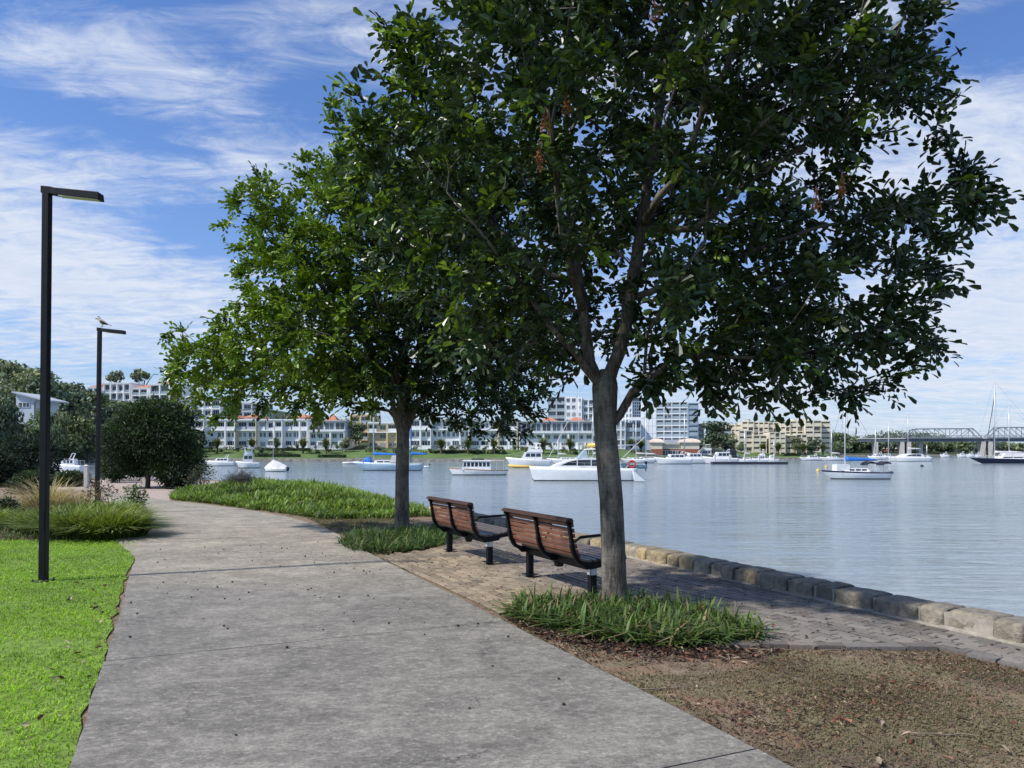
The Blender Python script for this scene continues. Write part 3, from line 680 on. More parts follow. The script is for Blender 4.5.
# planting bed on the lawn side
def clump(name, x, y, rad, n, hmin, hmax, w, c0, c1, lean, label, cat, group=None, z0=0, rows=5):
    a = RNG.uniform(0, 6.28, n); rr = rad*np.sqrt(RNG.uniform(0,1,n))
    P = np.c_[rr*np.cos(a), rr*np.sin(a), np.zeros(n)]
    t = RNG.uniform(size=(n,1)); gc = (np.array(c0)*(1-t)+np.array(c1)*t)*RNG.uniform(.6,1.3,(n,1))
    az = a+RNG.normal(0,.7,n)
    V, Fq, K = blades(P, RNG.uniform(hmin,hmax,n), RNG.uniform(w*.7,w*1.3,n), az, RNG.uniform(lean[0],lean[1],n)*(.4+rr/rad), gc, rows)
    o = npmesh(name, V, Fq, M['grass'], K); o.location = (x, y, z0)
    return tag(o, label, cat, group)
LG, LD = (.06,.11,.02), (.17,.24,.05)
cl = [(125,13.9,.34,.50,'green tussock at the path corner of the planting bed'), (110,13.75,.42,.62,'broad green tussock second from the path corner of the bed'), (97,14.1,.44,.64,'green tussock in front of the farther lamp post'),
      (72,14.0,.42,.62,'green tussock just path-side of the nearer lamp post'), (50,14.6,.38,.56,'green tussock half hidden behind the nearer lamp post'), (122,15.4,.38,.56,'taller green tussock at the back corner of the bed by the path'),
      (108,15.8,.42,.66,'yellow-green tussock at the foot of the farther lamp post'), (82,15.6,.40,.62,'green tussock between the two lamp posts'), (24,15.2,.38,.42,'small olive tussock on the far side of the nearer lamp post'), (-6,15.4,.45,.5,'olive tussock at the outer end of the planting bed')]
for i, (px, d, rad, h, lab) in enumerate(cl):
    t = i/10
    clump('tussock', X(px,d), d, rad*1.1, 800, h*.6, h*1.25, .019, (.09+.03*(i%3),.17,.03), (.26+.05*(i%2),.36,.08), (.5,1.5), lab, 'grass tussock', 'green tussocks in the planting bed')
clump('dry_tussock', X(48,17.4), 17.4, .34, 620, .75, 1.35, .011, (.40,.31,.17), (.62,.52,.33), (.5,1.5), 'tall straw-coloured dry grass clump behind the nearer lamp post', 'grass clump')
clump('dry_tussock', X(76,18.5), 18.5, .30, 420, .6, 1.05, .011, (.42,.33,.19), (.60,.48,.30), (.6,1.6), 'shorter straw-coloured dry grass clump between the lamp posts', 'grass clump')
clump('dry_tussock', X(8,18.0), 18.0, .5, 400, .4, .8, .012, (.25,.24,.10), (.42,.38,.18), (.6,1.5), 'olive and straw grass clump farthest from the path', 'grass clump')
q = scatter([(-16,12.9),(-11,13.2),(-7.1,13.3),(-8,15.5),(-9.5,17.8),(-14,20),(-18,19)], 16000); n = len(q)
gc = np.array([.13,.18,.065])*RNG.uniform(.5,1.6,(n,1)); gc[RNG.uniform(size=n) < .25] = [.34,.32,.21]
V, Fq, K = blades(np.c_[q, np.zeros(n)], RNG.uniform(.05,.22,n), RNG.uniform(.01,.02,n), RNG.uniform(0,6.3,n), RNG.uniform(.3,1.5,n), gc, 3)
tag(npmesh('bed_ground_cover', V, Fq, M['grass'], K), 'low grey-green ground cover filling the planting bed behind the lawn', 'ground cover', kind='stuff')

# ------------------------------------------------------------------ the two shade trees
def grow_tree(name, label, base, trunk_pts, trunk_r, limbs, ells, extra, ncl, spacing, tip_r, seed, young_lit, nspray=(4,7), leafL=.110, clear=None, fruit=0):
    """Skeleton grown limb by limb to leaf clusters sampled in the crown volume; every leaflet is a folded face pair. All points are
    relative to the trunk base."""
    rg = np.random.default_rng(seed)
    root = thing(name, label, 'tree', base)
    # cluster centres
    vol = np.array([e[3]*e[4]*e[5] for e in ells]); vol = vol**.8; vol /= vol.sum()
    pts = []; grid = {}
    def ok(p):
        k = tuple(int(math.floor(c/spacing)) for c in p)
        for dx in (-1,0,1):
            for dy in (-1,0,1):
                for dz in (-1,0,1):
                    for qq in grid.get((k[0]+dx,k[1]+dy,k[2]+dz), ()):
                        if (p[0]-qq[0])**2+(p[1]-qq[1])**2+(p[2]-qq[2])**2 < spacing**2: return False
        grid.setdefault(k, []).append(p); return True
    tries = 0
    for p in extra:
        p = tuple(p); ok(p); pts.append(p)
    while len(pts) < ncl and tries < ncl*60:
        tries += 1
        e = ells[rg.choice(len(ells), p=vol)]
        d = rg.normal(size=3); d /= np.linalg.norm(d)
        r = (.50+.50*rg.uniform()**.7) if rg.uniform() < .85 else rg.uniform(.2,.6)
        bumpy = 1+.22*math.sin(5*d[0]+3*d[2]+e[0])*math.sin(4*d[1]+e[2])
        p = (e[0]+d[0]*e[3]*r*bumpy, e[1]+d[1]*e[4]*r*bumpy, e[2]+d[2]*e[5]*r*bumpy)
        if p[2] < .85 or (clear and clear(p)): continue
        if ok(p): pts.append(p)
    pts = np.array(pts)
    # skeleton nodes
    NP = []; PAR = []; DEP = []; RAD = []
    def addn(p, par, rad=0):
        NP.append(np.array(p, float)); PAR.append(par); DEP.append(0 if par < 0 else DEP[par]+np.linalg.norm(NP[par]-NP[-1])); RAD.append(rad); return len(NP)-1
    last = -1; tid = []
    for p, r in zip(trunk_pts, trunk_r): last = addn(p, last, r); tid.append(last)
    limb_nodes = []
    for L in limbs:
        start, pl, r0 = L
        par = tid[start] if isinstance(start, int) else limb_nodes[start[0]][start[1]]
        ids = []; prev = NP[par]; pl = [np.array(p, float) for p in pl]
        for k, p in enumerate(pl):
            m = 2
            for t in range(1, m+1):
                qv = prev+(p-prev)*t/m+(rg.normal(0,.02,3) if t < m else 0)
                par = addn(qv, par, r0*(1-(k+t/m)/(len(pl)+.1)*.93)); ids.append(par)
            prev = p
        limb_nodes.append(ids)
    nt0 = len(tid)
    fork = NP[tid[-1]]
    order = np.argsort(np.linalg.norm(pts-fork, axis=1))
    tips = []
    for i in order:
        c = pts[i]; A = np.array(NP[nt0-1:]); D = np.linalg.norm(A-c, axis=1); dep = np.array(DEP[nt0-1:])
        # prefer nodes nearer the root than the target and branches that run outward
        out = c-fork; out /= np.linalg.norm(out)
        back = ((A-c)@out > -.05*D)
        cost = D+.22*dep+back*1.5
        j = int(np.argmin(cost)); p0 = A[j]; dist = D[j]; k = max(1, int(dist/.22)); par = j+nt0-1
        if PAR[par] >= 0: pd = NP[par]-NP[PAR[par]]; pd = pd/max(np.linalg.norm(pd),1e-6)
        else: pd = np.array([0,0,1.])
        c1 = p0+pd*dist*.28+np.array([0,0,.10*dist])
        for t in range(1, k+1):
            s = t/k; b = (1-s)**2*p0+2*s*(1-s)*c1+s*s*c
            if t < k: b = b+rg.normal(0, .022*min(1, dist), 3)
            par = addn(b, par)
        tips.append(par)
    n = len(NP); cnt = np.zeros(n)
    for t in tips: cnt[t] += 1
    for i in range(n-1, 0, -1): cnt[PAR[i]] += cnt[i]
    rad = np.maximum(np.array(RAD), tip_r*np.maximum(cnt, 1)**.47)
    for i in range(nt0, n): rad[i] = min(rad[i], rad[PAR[i]]*.97)
    kids = [[] for _ in range(n)]
    for i in range(1, n): kids[PAR[i]].append(i)
    mb = MB()
    # trunk with a slight flare and flutes
    tp = [Vector(p) for p in trunk_pts]; N0 = 22; ring = []
    P2 = []; R2 = []
    for i in range(len(tp)-1):
        m = 7
        for k in range(m):
            t = k/m; P2.append(tp[i].lerp(tp[i+1], t)); R2.append(trunk_r[i]*(1-t)+trunk_r[i+1]*t)
    P2.append(tp[-1]); R2.append(trunk_r[-1])
    for dz, k in ((.05,.97),(.10,.86),(.15,.66),(.19,.38)): P2.append(tp[-1]+Vector((0,0,dz))); R2.append(trunk_r[-1]*k)
    for i, (p, r) in enumerate(zip(P2, R2)):
        rr = []
        for j in range(N0):
            a = 2*PI*j/N0; fl = 1+.055*math.sin(3*a+p.z*.9+seed)+.035*math.sin(7*a-p.z*1.3)+.02*math.sin(11*a+p.z*4)+.03*math.sin(2.3*p.z+a)
            fl += (.30*max(0, 1-p.z/.22)**2)*(1+.5*math.sin(5*a+seed))
            rr.append((p.x+r*fl*math.cos(a), p.y+r*fl*math.sin(a), p.z))
        ring.append(rr)
    mb.loft(ring)
    done = set()
    def chain(i):       # follow the thickest child
        path = [PAR[i], i]
        while kids[path[-1]]:
            ks = sorted(kids[path[-1]], key=lambda k: -cnt[k]); nx = ks[0]
            for k in ks[1:]: stack.append(k)
            path.append(nx)
        rs = [min(rad[path[1]]*1.15, rad[path[0]])]+[rad[p] for p in path[1:]]
        big = rs[1]
        mb.tube([NP[p] for p in path], rs, 10 if big > .04 else (6 if big > .012 else 4))
    stack = [k for t in tid for k in kids[t] if k not in tid]
    while stack: chain(stack.pop())
    tr = mb.build('trunk', M['bark'], root, True)
    # leaves: sprays of compound leaves at every cluster and along the last bit of twig
    Pl = []; Dl = []; Nl = []; Ll = []; Wl = []; Cl = []
    ctr = np.array([np.mean(pts[:,0]), np.mean(pts[:,1]), np.mean(pts[:,2])])
    for i, t in zip(order, tips):
        c = pts[i]; par = NP[PAR[t]]; tw = c-par; tw = tw/max(np.linalg.norm(tw), 1e-6)
        outw = c-ctr; outw /= max(np.linalg.norm(outw), 1e-6)
        yv = young_lit(c); k = rg.integers(*nspray)
        for s in range(k):
            d = rg.normal(size=3)*.75+tw*.55+outw*.45+np.array([0,0,.12]); d /= np.linalg.norm(d)
            org = c-tw*rg.uniform(0,.20)+rg.normal(0,.02,3)
            RL = rg.uniform(.15,.30); m = rg.integers(6, 10)
            up = np.array([0,0,1.])+rg.normal(0,.45,3); side = np.cross(d, up); side /= max(np.linalg.norm(side),1e-6); nn = np.cross(side, d)
            droop = rg.uniform(.05,.5)
            fresh = rg.uniform() < yv  # new growth plus sunlight painted as paler leaves, more on the sunny side
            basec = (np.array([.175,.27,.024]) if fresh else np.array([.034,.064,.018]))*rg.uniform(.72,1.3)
            for q in range(m):
                s1 = (q+1)/m; sg = 1 if q % 2 else -1
                p = org+d*RL*s1*(.25+.75*s1)+np.array([0,0,-droop*RL*s1*s1*.6])
                ld = d*.62+side*sg*.85+nn*rg.uniform(-.15,.3)+np.array([0,0,-droop*.55]) if q < m-1 else d+np.array([0,0,-droop])
                Pl.append(p); Dl.append(ld); Nl.append(nn+rg.normal(0,.35,3)); l = leafL*rg.uniform(.65,1.18)
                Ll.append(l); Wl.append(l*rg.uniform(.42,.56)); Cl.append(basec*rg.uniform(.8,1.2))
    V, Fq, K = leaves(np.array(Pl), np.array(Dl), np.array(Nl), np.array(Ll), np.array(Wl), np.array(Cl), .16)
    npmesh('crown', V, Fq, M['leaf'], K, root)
    for (px, d, py) in (fruit or []):       # hanging orange fruit bunches
        fb = MB(); c = (X(px,d)-base[0], d-base[1], Z(py,d))
        for k in range(26): fb.ball((c[0]+random.gauss(0,.022), c[1]+random.gauss(0,.022), c[2]+random.gauss(0,.04)), (.011,.011,.011), 6, 4)
        for k in range(4): fb.tube([(c[0],c[1],c[2]+.16), (c[0]+random.gauss(0,.03), c[1]+random.gauss(0,.03), c[2]-.05)], .003, 4)
        fb.build('fruit_bunch', M['fruit'], root)
    print(name, 'clusters', len(pts), 'leaflets', len(Pl), 'nodes', n)
    return root

D1 = 7.6; B1 = (1.035, D1, 0)
def t1(px, py, dy=0.0):        # photo estimate at the near tree's own distance -> metres from its base
    return (X(px, D1)-B1[0], dy, Z(py, D1))
def e1(px, py, dy, rx, rz, ry): return (*t1(px, py, dy), rx/100, ry, rz/100)
def clear1(p): return abs(p[0]+.06) < .34 and p[1] < .25 and p[1] > -2.2 and p[2] < 3.15
near_ells = [e1(640,70,.1,250,235,2.5), e1(655,-150,.1,220,180,2.2), e1(832,90,.1,92,108,1.4), e1(922,207,-.2,56,34,.45), e1(835,285,0,105,85,1.4), e1(700,318,-.1,130,66,1.5),
             e1(475,255,.1,112,112,1.4), e1(565,300,.4,80,62,1.4), e1(415,95,0,58,80,1.0), e1(390,150,-.1,46,44,.6), e1(900,345,.1,44,40,.6), e1(770,345,0,90,45,1.0)]
extra1 = [t1(*p) for p in [(705,392,-.2),(718,402,-.1),(700,375,-.2),(652,388,-.3),(640,375,-.25),(668,372,-.3),(780,388,0),(800,395,.1),(835,385,.2),(870,382,0),(858,395,.1),(895,378,0),(915,360,.1),
          (972,192,-.2),(960,207,-.2),(952,183,-.2),(950,170,-.15),(928,262,0),(905,268,0),(925,325,.1),(930,345,.1),(545,352,.1),(560,375,.2),(548,362,-.2),(572,345,.3),(372,128,-.1),(360,135,-.1),(385,30,0),(395,45,.1),
          (935,62,0),(940,110,0),(935,135,0),(910,25,0),(760,398,-.1),(735,380,-.3),(690,352,-.2),(640,340,-.4)]]
limbs1 = [ (3, [t1(590,362,.03), t1(584,310,.08), t1(578,255,.15), t1(562,170,.3), t1(545,70,.4), t1(530,-40,.4)], .068),
           (3, [t1(619,352,-.03), t1(628,300,-.05), t1(640,230,-.1), t1(655,130,-.15), t1(668,20,-.2), t1(676,-120,-.2)], .074),
           (2, [t1(632,392,-.06), t1(648,378,-.16), t1(665,362,-.25), t1(705,361,-.4), t1(765,362,-.5), t1(835,345,-.5)], .048),
           (3, [t1(582,366,-.1), t1(562,345,-.25), t1(525,300,-.5), t1(480,250,-.8), t1(430,190,-.9)], .05),
           ((1,5), [t1(690,235,-.2), t1(750,185,-.3), t1(820,135,-.4), t1(880,70,-.4)], .045),
           ((1,3), [t1(690,275,-.1), t1(770,245,-.1), t1(860,222,-.1), t1(935,196,-.15)], .036),
           ((0,3), [t1(560,260,-.5), t1(545,180,-1.2), t1(560,90,-1.7)], .045),
           ((1,4), [t1(650,260,.5), t1(690,180,1.1), t1(710,80,1.5)], .045),
           ((1,5), [t1(665,200,-.7), t1(690,130,-1.4), t1(710,30,-1.7)], .045),
           ((0,4), [t1(530,250,.5), t1(470,170,.8), t1(420,90,.8)], .045)]
near_tree = grow_tree('shade_tree', 'nearest and tallest broad-crowned tree, its trunk beside the nearer bench', B1,
    [(-.005,0,-.02), t1(611.5,500,0), t1(606,430,.01), t1(606,388,.02)], [.130,.110,.110,.128], limbs1, near_ells, extra1, 1040, .275, .0037, 3,
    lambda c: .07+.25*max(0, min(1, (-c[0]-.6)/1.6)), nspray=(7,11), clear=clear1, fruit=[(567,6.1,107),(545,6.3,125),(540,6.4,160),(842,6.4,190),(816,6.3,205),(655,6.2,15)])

D2 = 14.8; B2 = (X(402,D2), D2, 0); S2 = F/D2
def t2(px, py, dy=0.0): return (X(px, D2)-B2[0], dy, Z(py, D2))
def e2(px, py, dy, rx, rz, ry): return (*t2(px, py, dy), rx/S2, ry, rz/S2)
ells2 = [e2(395,285,0,135,115,2.5), e2(236,368,-.2,66,40,1.2), e2(274,214,-.1,46,38,.8), e2(487,372,-.1,60,58,1.5), e2(318,345,-.2,86,62,1.7), e2(425,185,.1,110,85,1.9), e2(300,272,-.1,58,58,1.1), e2(372,376,0,70,34,1.6), e2(345,190,0,50,36,.9), e2(520,340,0,40,60,1.0)]
extra2 = [t2(*p) for p in [(176,378,-.2),(185,366,-.2),(180,392,-.1),(196,352,-.2),(205,400,-.1),(218,418,-.1),(235,412,-.2),(262,408,0),(300,412,-.2),(318,418,-.2),(335,398,-.3),(240,196,-.1),(236,206,-.1),(252,188,0),(248,262,0),(244,275,-.1),(262,248,0),(258,305,-.1),(240,335,-.2),(455,425,-.2),(480,432,-.2),(505,430,0),(528,432,.1),(540,412,0),(545,392,0),(544,360,0),(270,178,0),(298,172,0)]]
limbs2 = [ (2, [t2(392,398,-.05), t2(360,378,-.2), t2(310,368,-.3), t2(250,366,-.3), t2(210,368,-.3)], .06),
           (3, [t2(385,370,-.05), t2(350,320,-.2), t2(310,270,-.3), t2(275,220,-.2)], .07),
           (3, [t2(404,360,0), t2(408,300,.1), t2(415,230,.2), t2(425,150,.2)], .09),
           (2, [t2(418,402,-.05), t2(445,388,-.2), t2(480,372,-.3), t2(515,368,-.2)], .055),
           (3, [t2(400,370,-.6), t2(390,320,-1.2), t2(380,280,-1.8)], .06), (3, [t2(412,370,.6), t2(420,310,1.3), t2(430,250,1.7)], .06),
           (3, [t2(425,360,-.1), t2(455,310,-.2), t2(480,260,-.2)], .06), (3, [t2(395,375,-.5), t2(360,350,-1.1), t2(325,340,-1.5)], .05)]
far_tree = grow_tree('shade_tree', 'rounder, lower tree behind the farther bench, its outer leaves bright green', B2,
    [(0,0,-.02), t2(402,480,0), t2(403,440,0), t2(403,405,0)], [.145,.124,.122,.135], limbs2, ells2, extra2, 1150, .28, .0042, 5,
    lambda c: max(.05, min(.88, .22+(-c[0]-.2)/1.7)), nspray=(7,11), leafL=.120)  # paler share rises towards the sunlit side, light put into leaf colour

# ------------------------------------------------------------------ benches
def make_bench(loc, rz, label):
    root = thing('park_bench', label, 'bench', loc, rz, 'slatted park benches facing the water')
    prof = [(.38,.435), (.30,.425), (.12,.405), (-.04,.385), (-.13,.385), (-.20,.42), (-.245,.50), (-.275,.62), (-.295,.74), (-.305,.80), (-.33,.825), (-.36,.82)]
    def along(s):         # point and tangent on the profile by arc length
        acc = 0
        for a, b in zip(prof, prof[1:]):
            L = math.hypot(b[0]-a[0], b[1]-a[1])
            if acc+L >= s or b is prof[-1]:
                t = (s-acc)/L; return (a[0]+(b[0]-a[0])*t, a[1]+(b[1]-a[1])*t), ((b[0]-a[0])/L, (b[1]-a[1])/L)
            acc += L
    tot = sum(math.hypot(b[0]-a[0], b[1]-a[1]) for a, b in zip(prof, prof[1:]))
    def frame(x, w=.035):
        mb = MB(); n = 40; pr = [along(tot*k/n) for k in range(n+1)]
        rings = []
        for k, ((y,z),(ty,tz)) in enumerate(pr):
            th = .045 if k < n*.75 else .034
            if .25 < k/n < .48: th = .075
            ny, nz = tz, -ty                       # outer side (below seat, behind back)
            rings.append([(x-w/2, y, z), (x+w/2, y, z), (x+w/2, y-ny*th, z-nz*th), (x-w/2, y-ny*th, z-nz*th)])
        mb.loft(rings)
        return mb.build('frame', M['black'], root, bevel=.004)
    for x in (-.765, 0, .765): frame(x, .042)
    def slats(name, s0, s1, k):
        mb = MB(); w = (s1-s0)/k
        for i in range(k):
            (y,z),(ty,tz) = along(s0+w*(i+.5)); ny, nz = tz, -ty
            hw = w*.37; th = .024
            def pt(x, a, h): return (x, y+ty*a+ny*h, z+tz*a+nz*h)
            e = .004
            for xa, xb in ((-.79,.79),):
                ring = lambda x: [pt(x,-hw+e,.002), pt(x,hw-e,.002), pt(x,hw,.002+e), pt(x,hw,th-e), pt(x,hw-e,th), pt(x,-hw+e,th), pt(x,-hw,th-e), pt(x,-hw,.002+e)]
                mb.loft([ring(xa), ring(xb)])
        return mb.build(name, M['timber_seat' if name == 'seat' else 'timber'], root)
    slats('seat', .0, .50, 7); slats('backrest', .60, 1.0, 7)
    mb = MB(); (y,z),(ty,tz) = along(1.075)
    prf = [(-.290,.795),(-.288,.835),(-.305,.858),(-.34,.862),(-.375,.848),(-.378,.825),(-.345,.832),(-.318,.822)]
    mb.loft([[(-.80, a, b) for a, b in prf], [(.80, a, b) for a, b in prf]]); mb.build('top_rail', M['timber_shaded'], root)
    for sx in (-.735, .735):
        mb = MB(); mb.tube([(sx,-.02,-.02),(sx,-.02,.375)], .052, 4, start=(1,0,0)); mb.box(sx-.085, sx+.085, -.10, .06, 0.03, .038)
        lg = mb.build('leg', M['black'], root, bevel=.005)
    mb = MB(); mb.box(.735-.030,.735+.030,-.062,-.0595,.245,.325); mb.box(.772,.7745,-.055,.015,.245,.325); mb.build('leg_glint', M['alloy'], root)  # pale metal patches standing in for the glint at the leg top
    mb = MB(); mb.box(-.695,.695,-.05,.02,.285,.365); mb.hexa([(-.03,-.05,.23),(.03,-.05,.23),(.03,.02,.23),(-.03,.02,.23)], [(-.06,-.06,.284),(.06,-.06,.284),(.06,.03,.284),(-.06,.03,.284)]); mb.build('beam', M['black'], root, bevel=.004)
    for sx in (-.795, .795):
        mb = MB(); a = [(-.26,.62),(-.20,.655),(.0,.665),(.18,.668),(.27,.655),(.318,.622),(.312,.575),(.27,.515),(.235,.465),(.235,.42)]
        mb.tube([(sx, y, z) for y, z in a], .016, 8, start=(1,0,0), flat=1.0); mb.build('armrest', M['black'], root, True)
    return root
M['timber_shaded'] = pmat('bench_timber_shaded', (.06,.028,.02), .55, 0, .3, 9, .25)  # same timber darkened, shade on the rolled top rail put into its colour
BZ = math.atan2(-.9026, .4305)
bench = make_bench((.555, 8.76, .03), BZ, 'nearer slatted timber bench with black frame, partly behind the closest tree trunk')
b2 = copy_thing(bench, (-.62, 11.12, .03), BZ+R(1), 'farther slatted timber bench with its looped black armrest clear against the water')

# ------------------------------------------------------------------ lamp posts and the bird
M['alloy_dull'] = pmat('dull_galvanised', (.05,.05,.05), .6, .3, .2, 12)
def lamp(loc, label, h, arm, lean, rz):
    root = thing('lamp_post', label, 'lamp post', loc, rz, 'black lamp posts beside the lawn'); root.rotation_euler = (0, lean, rz)
    mb = MB(); mb.tube([(0,0,-.05),(0,0,h)], .060, 4, start=(1,0,0)); mb.build('post', M['black'], root, bevel=.008)
    mb = MB(); y = .043
    mb.loft([[(-.058,-y,h-.02),(-.058,y,h-.02),(-.058,y,h+.065),(-.058,-y,h+.065)], [(.06,-y,h-.035),(.06,y,h-.035),(.06,y,h+.055),(.06,-y,h+.055)],
             [(.12,-y*1.2,h-.045),(.12,y*1.2,h-.045),(.12,y*1.2,h+.040),(.12,-y*1.2,h+.040)], [(arm,-y*1.6,h-.100),(arm,y*1.6,h-.100),(arm-.012,y*1.6,h-.012),(arm-.012,-y*1.6,h-.012)]])
    mb.build('luminaire', M['black'], root, bevel=.006)
    mb = MB(); mb.hexa([(.16,-.05,h-.058),(arm-.03,-.05,h-.102),(arm-.03,.05,h-.102),(.16,.05,h-.058)], [(.16,-.05,h-.045),(arm-.03,-.05,h-.085),(arm-.03,.05,h-.085),(.16,.05,h-.045)]); mb.build('lens', M['offwhite'], root)
    mb = MB(); mb.box(-.10,.10,-.10,.10,.0,.022); bp = mb.build('base_plate', M['alloy_dull'], root)
    for sx in (-.078,.078):
        for sy in (-.078,.078): mb = MB(); mb.tube([(sx,sy,.022),(sx,sy,.045)], .012, 6); mb.build('bolt', M['alloy_dull'], bp)
    mb = MB(); mb.box(-.025,.025,-.0455,-.0425,.62,.86); mb.build('access_hatch', M['black'], root)
    return root
DL1 = 9.2
l1 = lamp((X(43.5,DL1), DL1, 0), 'nearer, taller-looking black lamp post standing on the lawn', Z(191,DL1)-.01, .66, R(.55), 0)
mb = MB(); mb.box(-.048,-.0435,-.03,.03,.40,.47); mb.build('sticker', M['white'], l1)
DL2 = 18.8
l2 = lamp((X(97,DL2), DL2, 0), 'farther black lamp post in the planting bed with a bird on its top', Z(331,DL2)+.02, .66, R(.9), R(-6))
def bird():
    d = DL2; top = Z(328,d)+.045
    root = thing('bird', 'pale-breasted brown bird perched on top of the farther lamp post', 'bird', (X(101.5,d)+.02, d, top-.01)); root.scale = (.78,.78,.78)
    mb = MB(); sp = [(.19,0,.055,.008),(.14,0,.085,.030),(.06,0,.115,.060),(-.01,0,.15,.072),(-.06,0,.195,.062),(-.085,0,.225,.050),(-.105,0,.25,.056),(-.13,0,.262,.052),(-.155,0,.258,.032),(-.17,0,.25,.012)]
    mb.tube([s[:3] for s in sp], [s[3] for s in sp], 12, start=(0,1,0))
    mb.build('body', pmat('pale_plumage', (.55,.50,.42), .8, 0, .2, 20), root, True)
    for sy in (-1, 1):
        mb = MB(); mb.tube([(-.05,sy*.055,.185),(0,sy*.068,.15),(.09,sy*.05,.095),(.17,sy*.02,.055)], [.02,.04,.035,.006], 8, flat=.4, start=(0,0,1)); mb.build('wing', pmat('brown_plumage', (.07,.05,.035), .8, 0, .3, 20), root, True)
        mb = MB(); mb.tube([(.01,sy*.025,.10),(.0,sy*.025,-.01)], .007, 6); mb.tube([(.0,sy*.025,-.005),(-.04,sy*.03,-.008)], .006, 5); mb.build('leg', M['darkcanvas'], root)
    mb = MB(); mb.tube([(.15,0,.08),(.22,0,.05),(.30,0,.025)], [.02,.026,.02], 8, flat=.35, start=(0,1,0)); mb.build('tail', M['farbark'], root, True)
    mb = MB(); mb.tube([(-.16,0,.252),(-.20,0,.245),(-.235,0,.24)], [.02,.014,.003], 8); mb.build('beak', M['darkcanvas'], root, True)
    mb = MB(); mb.tube([(-.10,0,.29),(-.13,0,.30),(-.155,0,.285)], [.03,.035,.02], 8, flat=1.0); mb.build('crest', M['farbark'], root, True)
bird()

# ------------------------------------------------------------------ shrubs and the round dark tree
def crown_cards(lobes, n, size, c0, c1, nj=.6, shell=.75, seed=0, light=.55):
    rg = np.random.default_rng(seed)
    w = np.array([max(l[3]*l[5], l[3]*l[4]) for l in lobes]); w /= w.sum()
    k = rg.choice(len(lobes), n, p=w); Lb = np.array(lobes)[k]
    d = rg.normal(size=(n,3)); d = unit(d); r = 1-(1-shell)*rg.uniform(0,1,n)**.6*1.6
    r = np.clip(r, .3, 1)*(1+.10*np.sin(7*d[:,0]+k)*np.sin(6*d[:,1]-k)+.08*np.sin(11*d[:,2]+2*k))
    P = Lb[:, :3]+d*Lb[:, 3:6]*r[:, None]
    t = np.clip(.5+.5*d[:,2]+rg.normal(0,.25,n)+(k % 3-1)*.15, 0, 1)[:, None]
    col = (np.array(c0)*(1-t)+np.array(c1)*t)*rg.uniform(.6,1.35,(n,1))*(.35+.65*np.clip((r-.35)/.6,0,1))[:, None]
    N = d+rg.normal(0,nj,(n,3))
    return P, N, np.full(n, size)*rg.uniform(.6,1.4,n), col
def shrub(name, label, cat, loc, lobes, n, size, c0, c1, mat='leafdull', stems=None, seed=0, group=None, leafy=False, droop=0.0):
    root = thing(name, label, cat, loc, 0, group)
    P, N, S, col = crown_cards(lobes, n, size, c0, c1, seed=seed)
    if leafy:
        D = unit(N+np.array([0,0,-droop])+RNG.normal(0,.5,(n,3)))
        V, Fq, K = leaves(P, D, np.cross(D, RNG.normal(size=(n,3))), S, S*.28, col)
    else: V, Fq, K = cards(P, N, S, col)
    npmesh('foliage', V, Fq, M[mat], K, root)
    if stems:
        mb = MB()
        for pts, r in stems: mb.tube(pts, [r*(1-.6*i/(len(pts)-1)) for i in range(len(pts))], 7)
        mb.build('trunk' if cat == 'tree' else 'stem', M['farbark'], root, True)
    return root
d = 32.0; sx = d/F
def L3(px, py, dy, rx, ry, rz, px0): return ((px-px0)*sx, dy, Z(py,d), rx*sx, ry*sx, rz*sx)
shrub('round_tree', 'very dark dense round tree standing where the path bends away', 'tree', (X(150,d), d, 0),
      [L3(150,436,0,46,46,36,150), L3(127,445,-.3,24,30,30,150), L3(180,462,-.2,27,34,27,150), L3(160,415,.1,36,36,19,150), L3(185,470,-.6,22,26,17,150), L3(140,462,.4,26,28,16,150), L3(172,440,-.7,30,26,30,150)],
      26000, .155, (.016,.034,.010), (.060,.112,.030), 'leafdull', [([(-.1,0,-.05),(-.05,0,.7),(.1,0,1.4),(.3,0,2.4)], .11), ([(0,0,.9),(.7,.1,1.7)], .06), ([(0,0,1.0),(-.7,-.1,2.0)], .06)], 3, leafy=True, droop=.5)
def simple_shrub(px, d, py0, py1, wpx, n, size, c0, c1, label, name='shrub', cat='shrub', seed=1, leafy=False, z0=0, mat='leafdull', group=None, k=5):
    rg = random.Random(seed); w = wpx*d/F; h = (py1-py0)*d/F
    lob = []
    for i in range(k):
        a = rg.uniform(0,6.28); rr = rg.uniform(.1,.5)*w/2; zc = h*rg.uniform(.35,.68); r = w*rg.uniform(.26,.36)
        lob.append((rr*math.cos(a)*1.2, rr*math.sin(a), zc, r, r, min(h*.42, zc, h-zc+.02)))
    lob.append((0,0,h*.5,w*.3,w*.3,h*.5))
    zb = Z(py1, d)
    return shrub(name, label, cat, (X(px,d), d, zb), lob, n, size, c0, c1, mat, [([(0,0,-.1),(.02,0,h*.3),(.05,0,h*.75)], max(.012,w*.025))], seed, group, leafy)
simple_shrub(136, 17.0, 484, 522, 22, 900, .07, (.03,.08,.015), (.10,.20,.035), 'small fresh green shrub at the back of the bed beside the path', leafy=True, seed=5)
simple_shrub(99, 17.6, 479, 510, 36, 420, .07, (.06,.035,.028), (.16,.12,.07), 'sparse reddish-leaved shrub in front of the farther lamp post', leafy=True, seed=6)
simple_shrub(8, 16.2, 496, 524, 34, 1600, .07, (.018,.036,.022), (.05,.085,.05), 'small dark blue-green shrub at the outer end of the planting bed', leafy=True, seed=7)
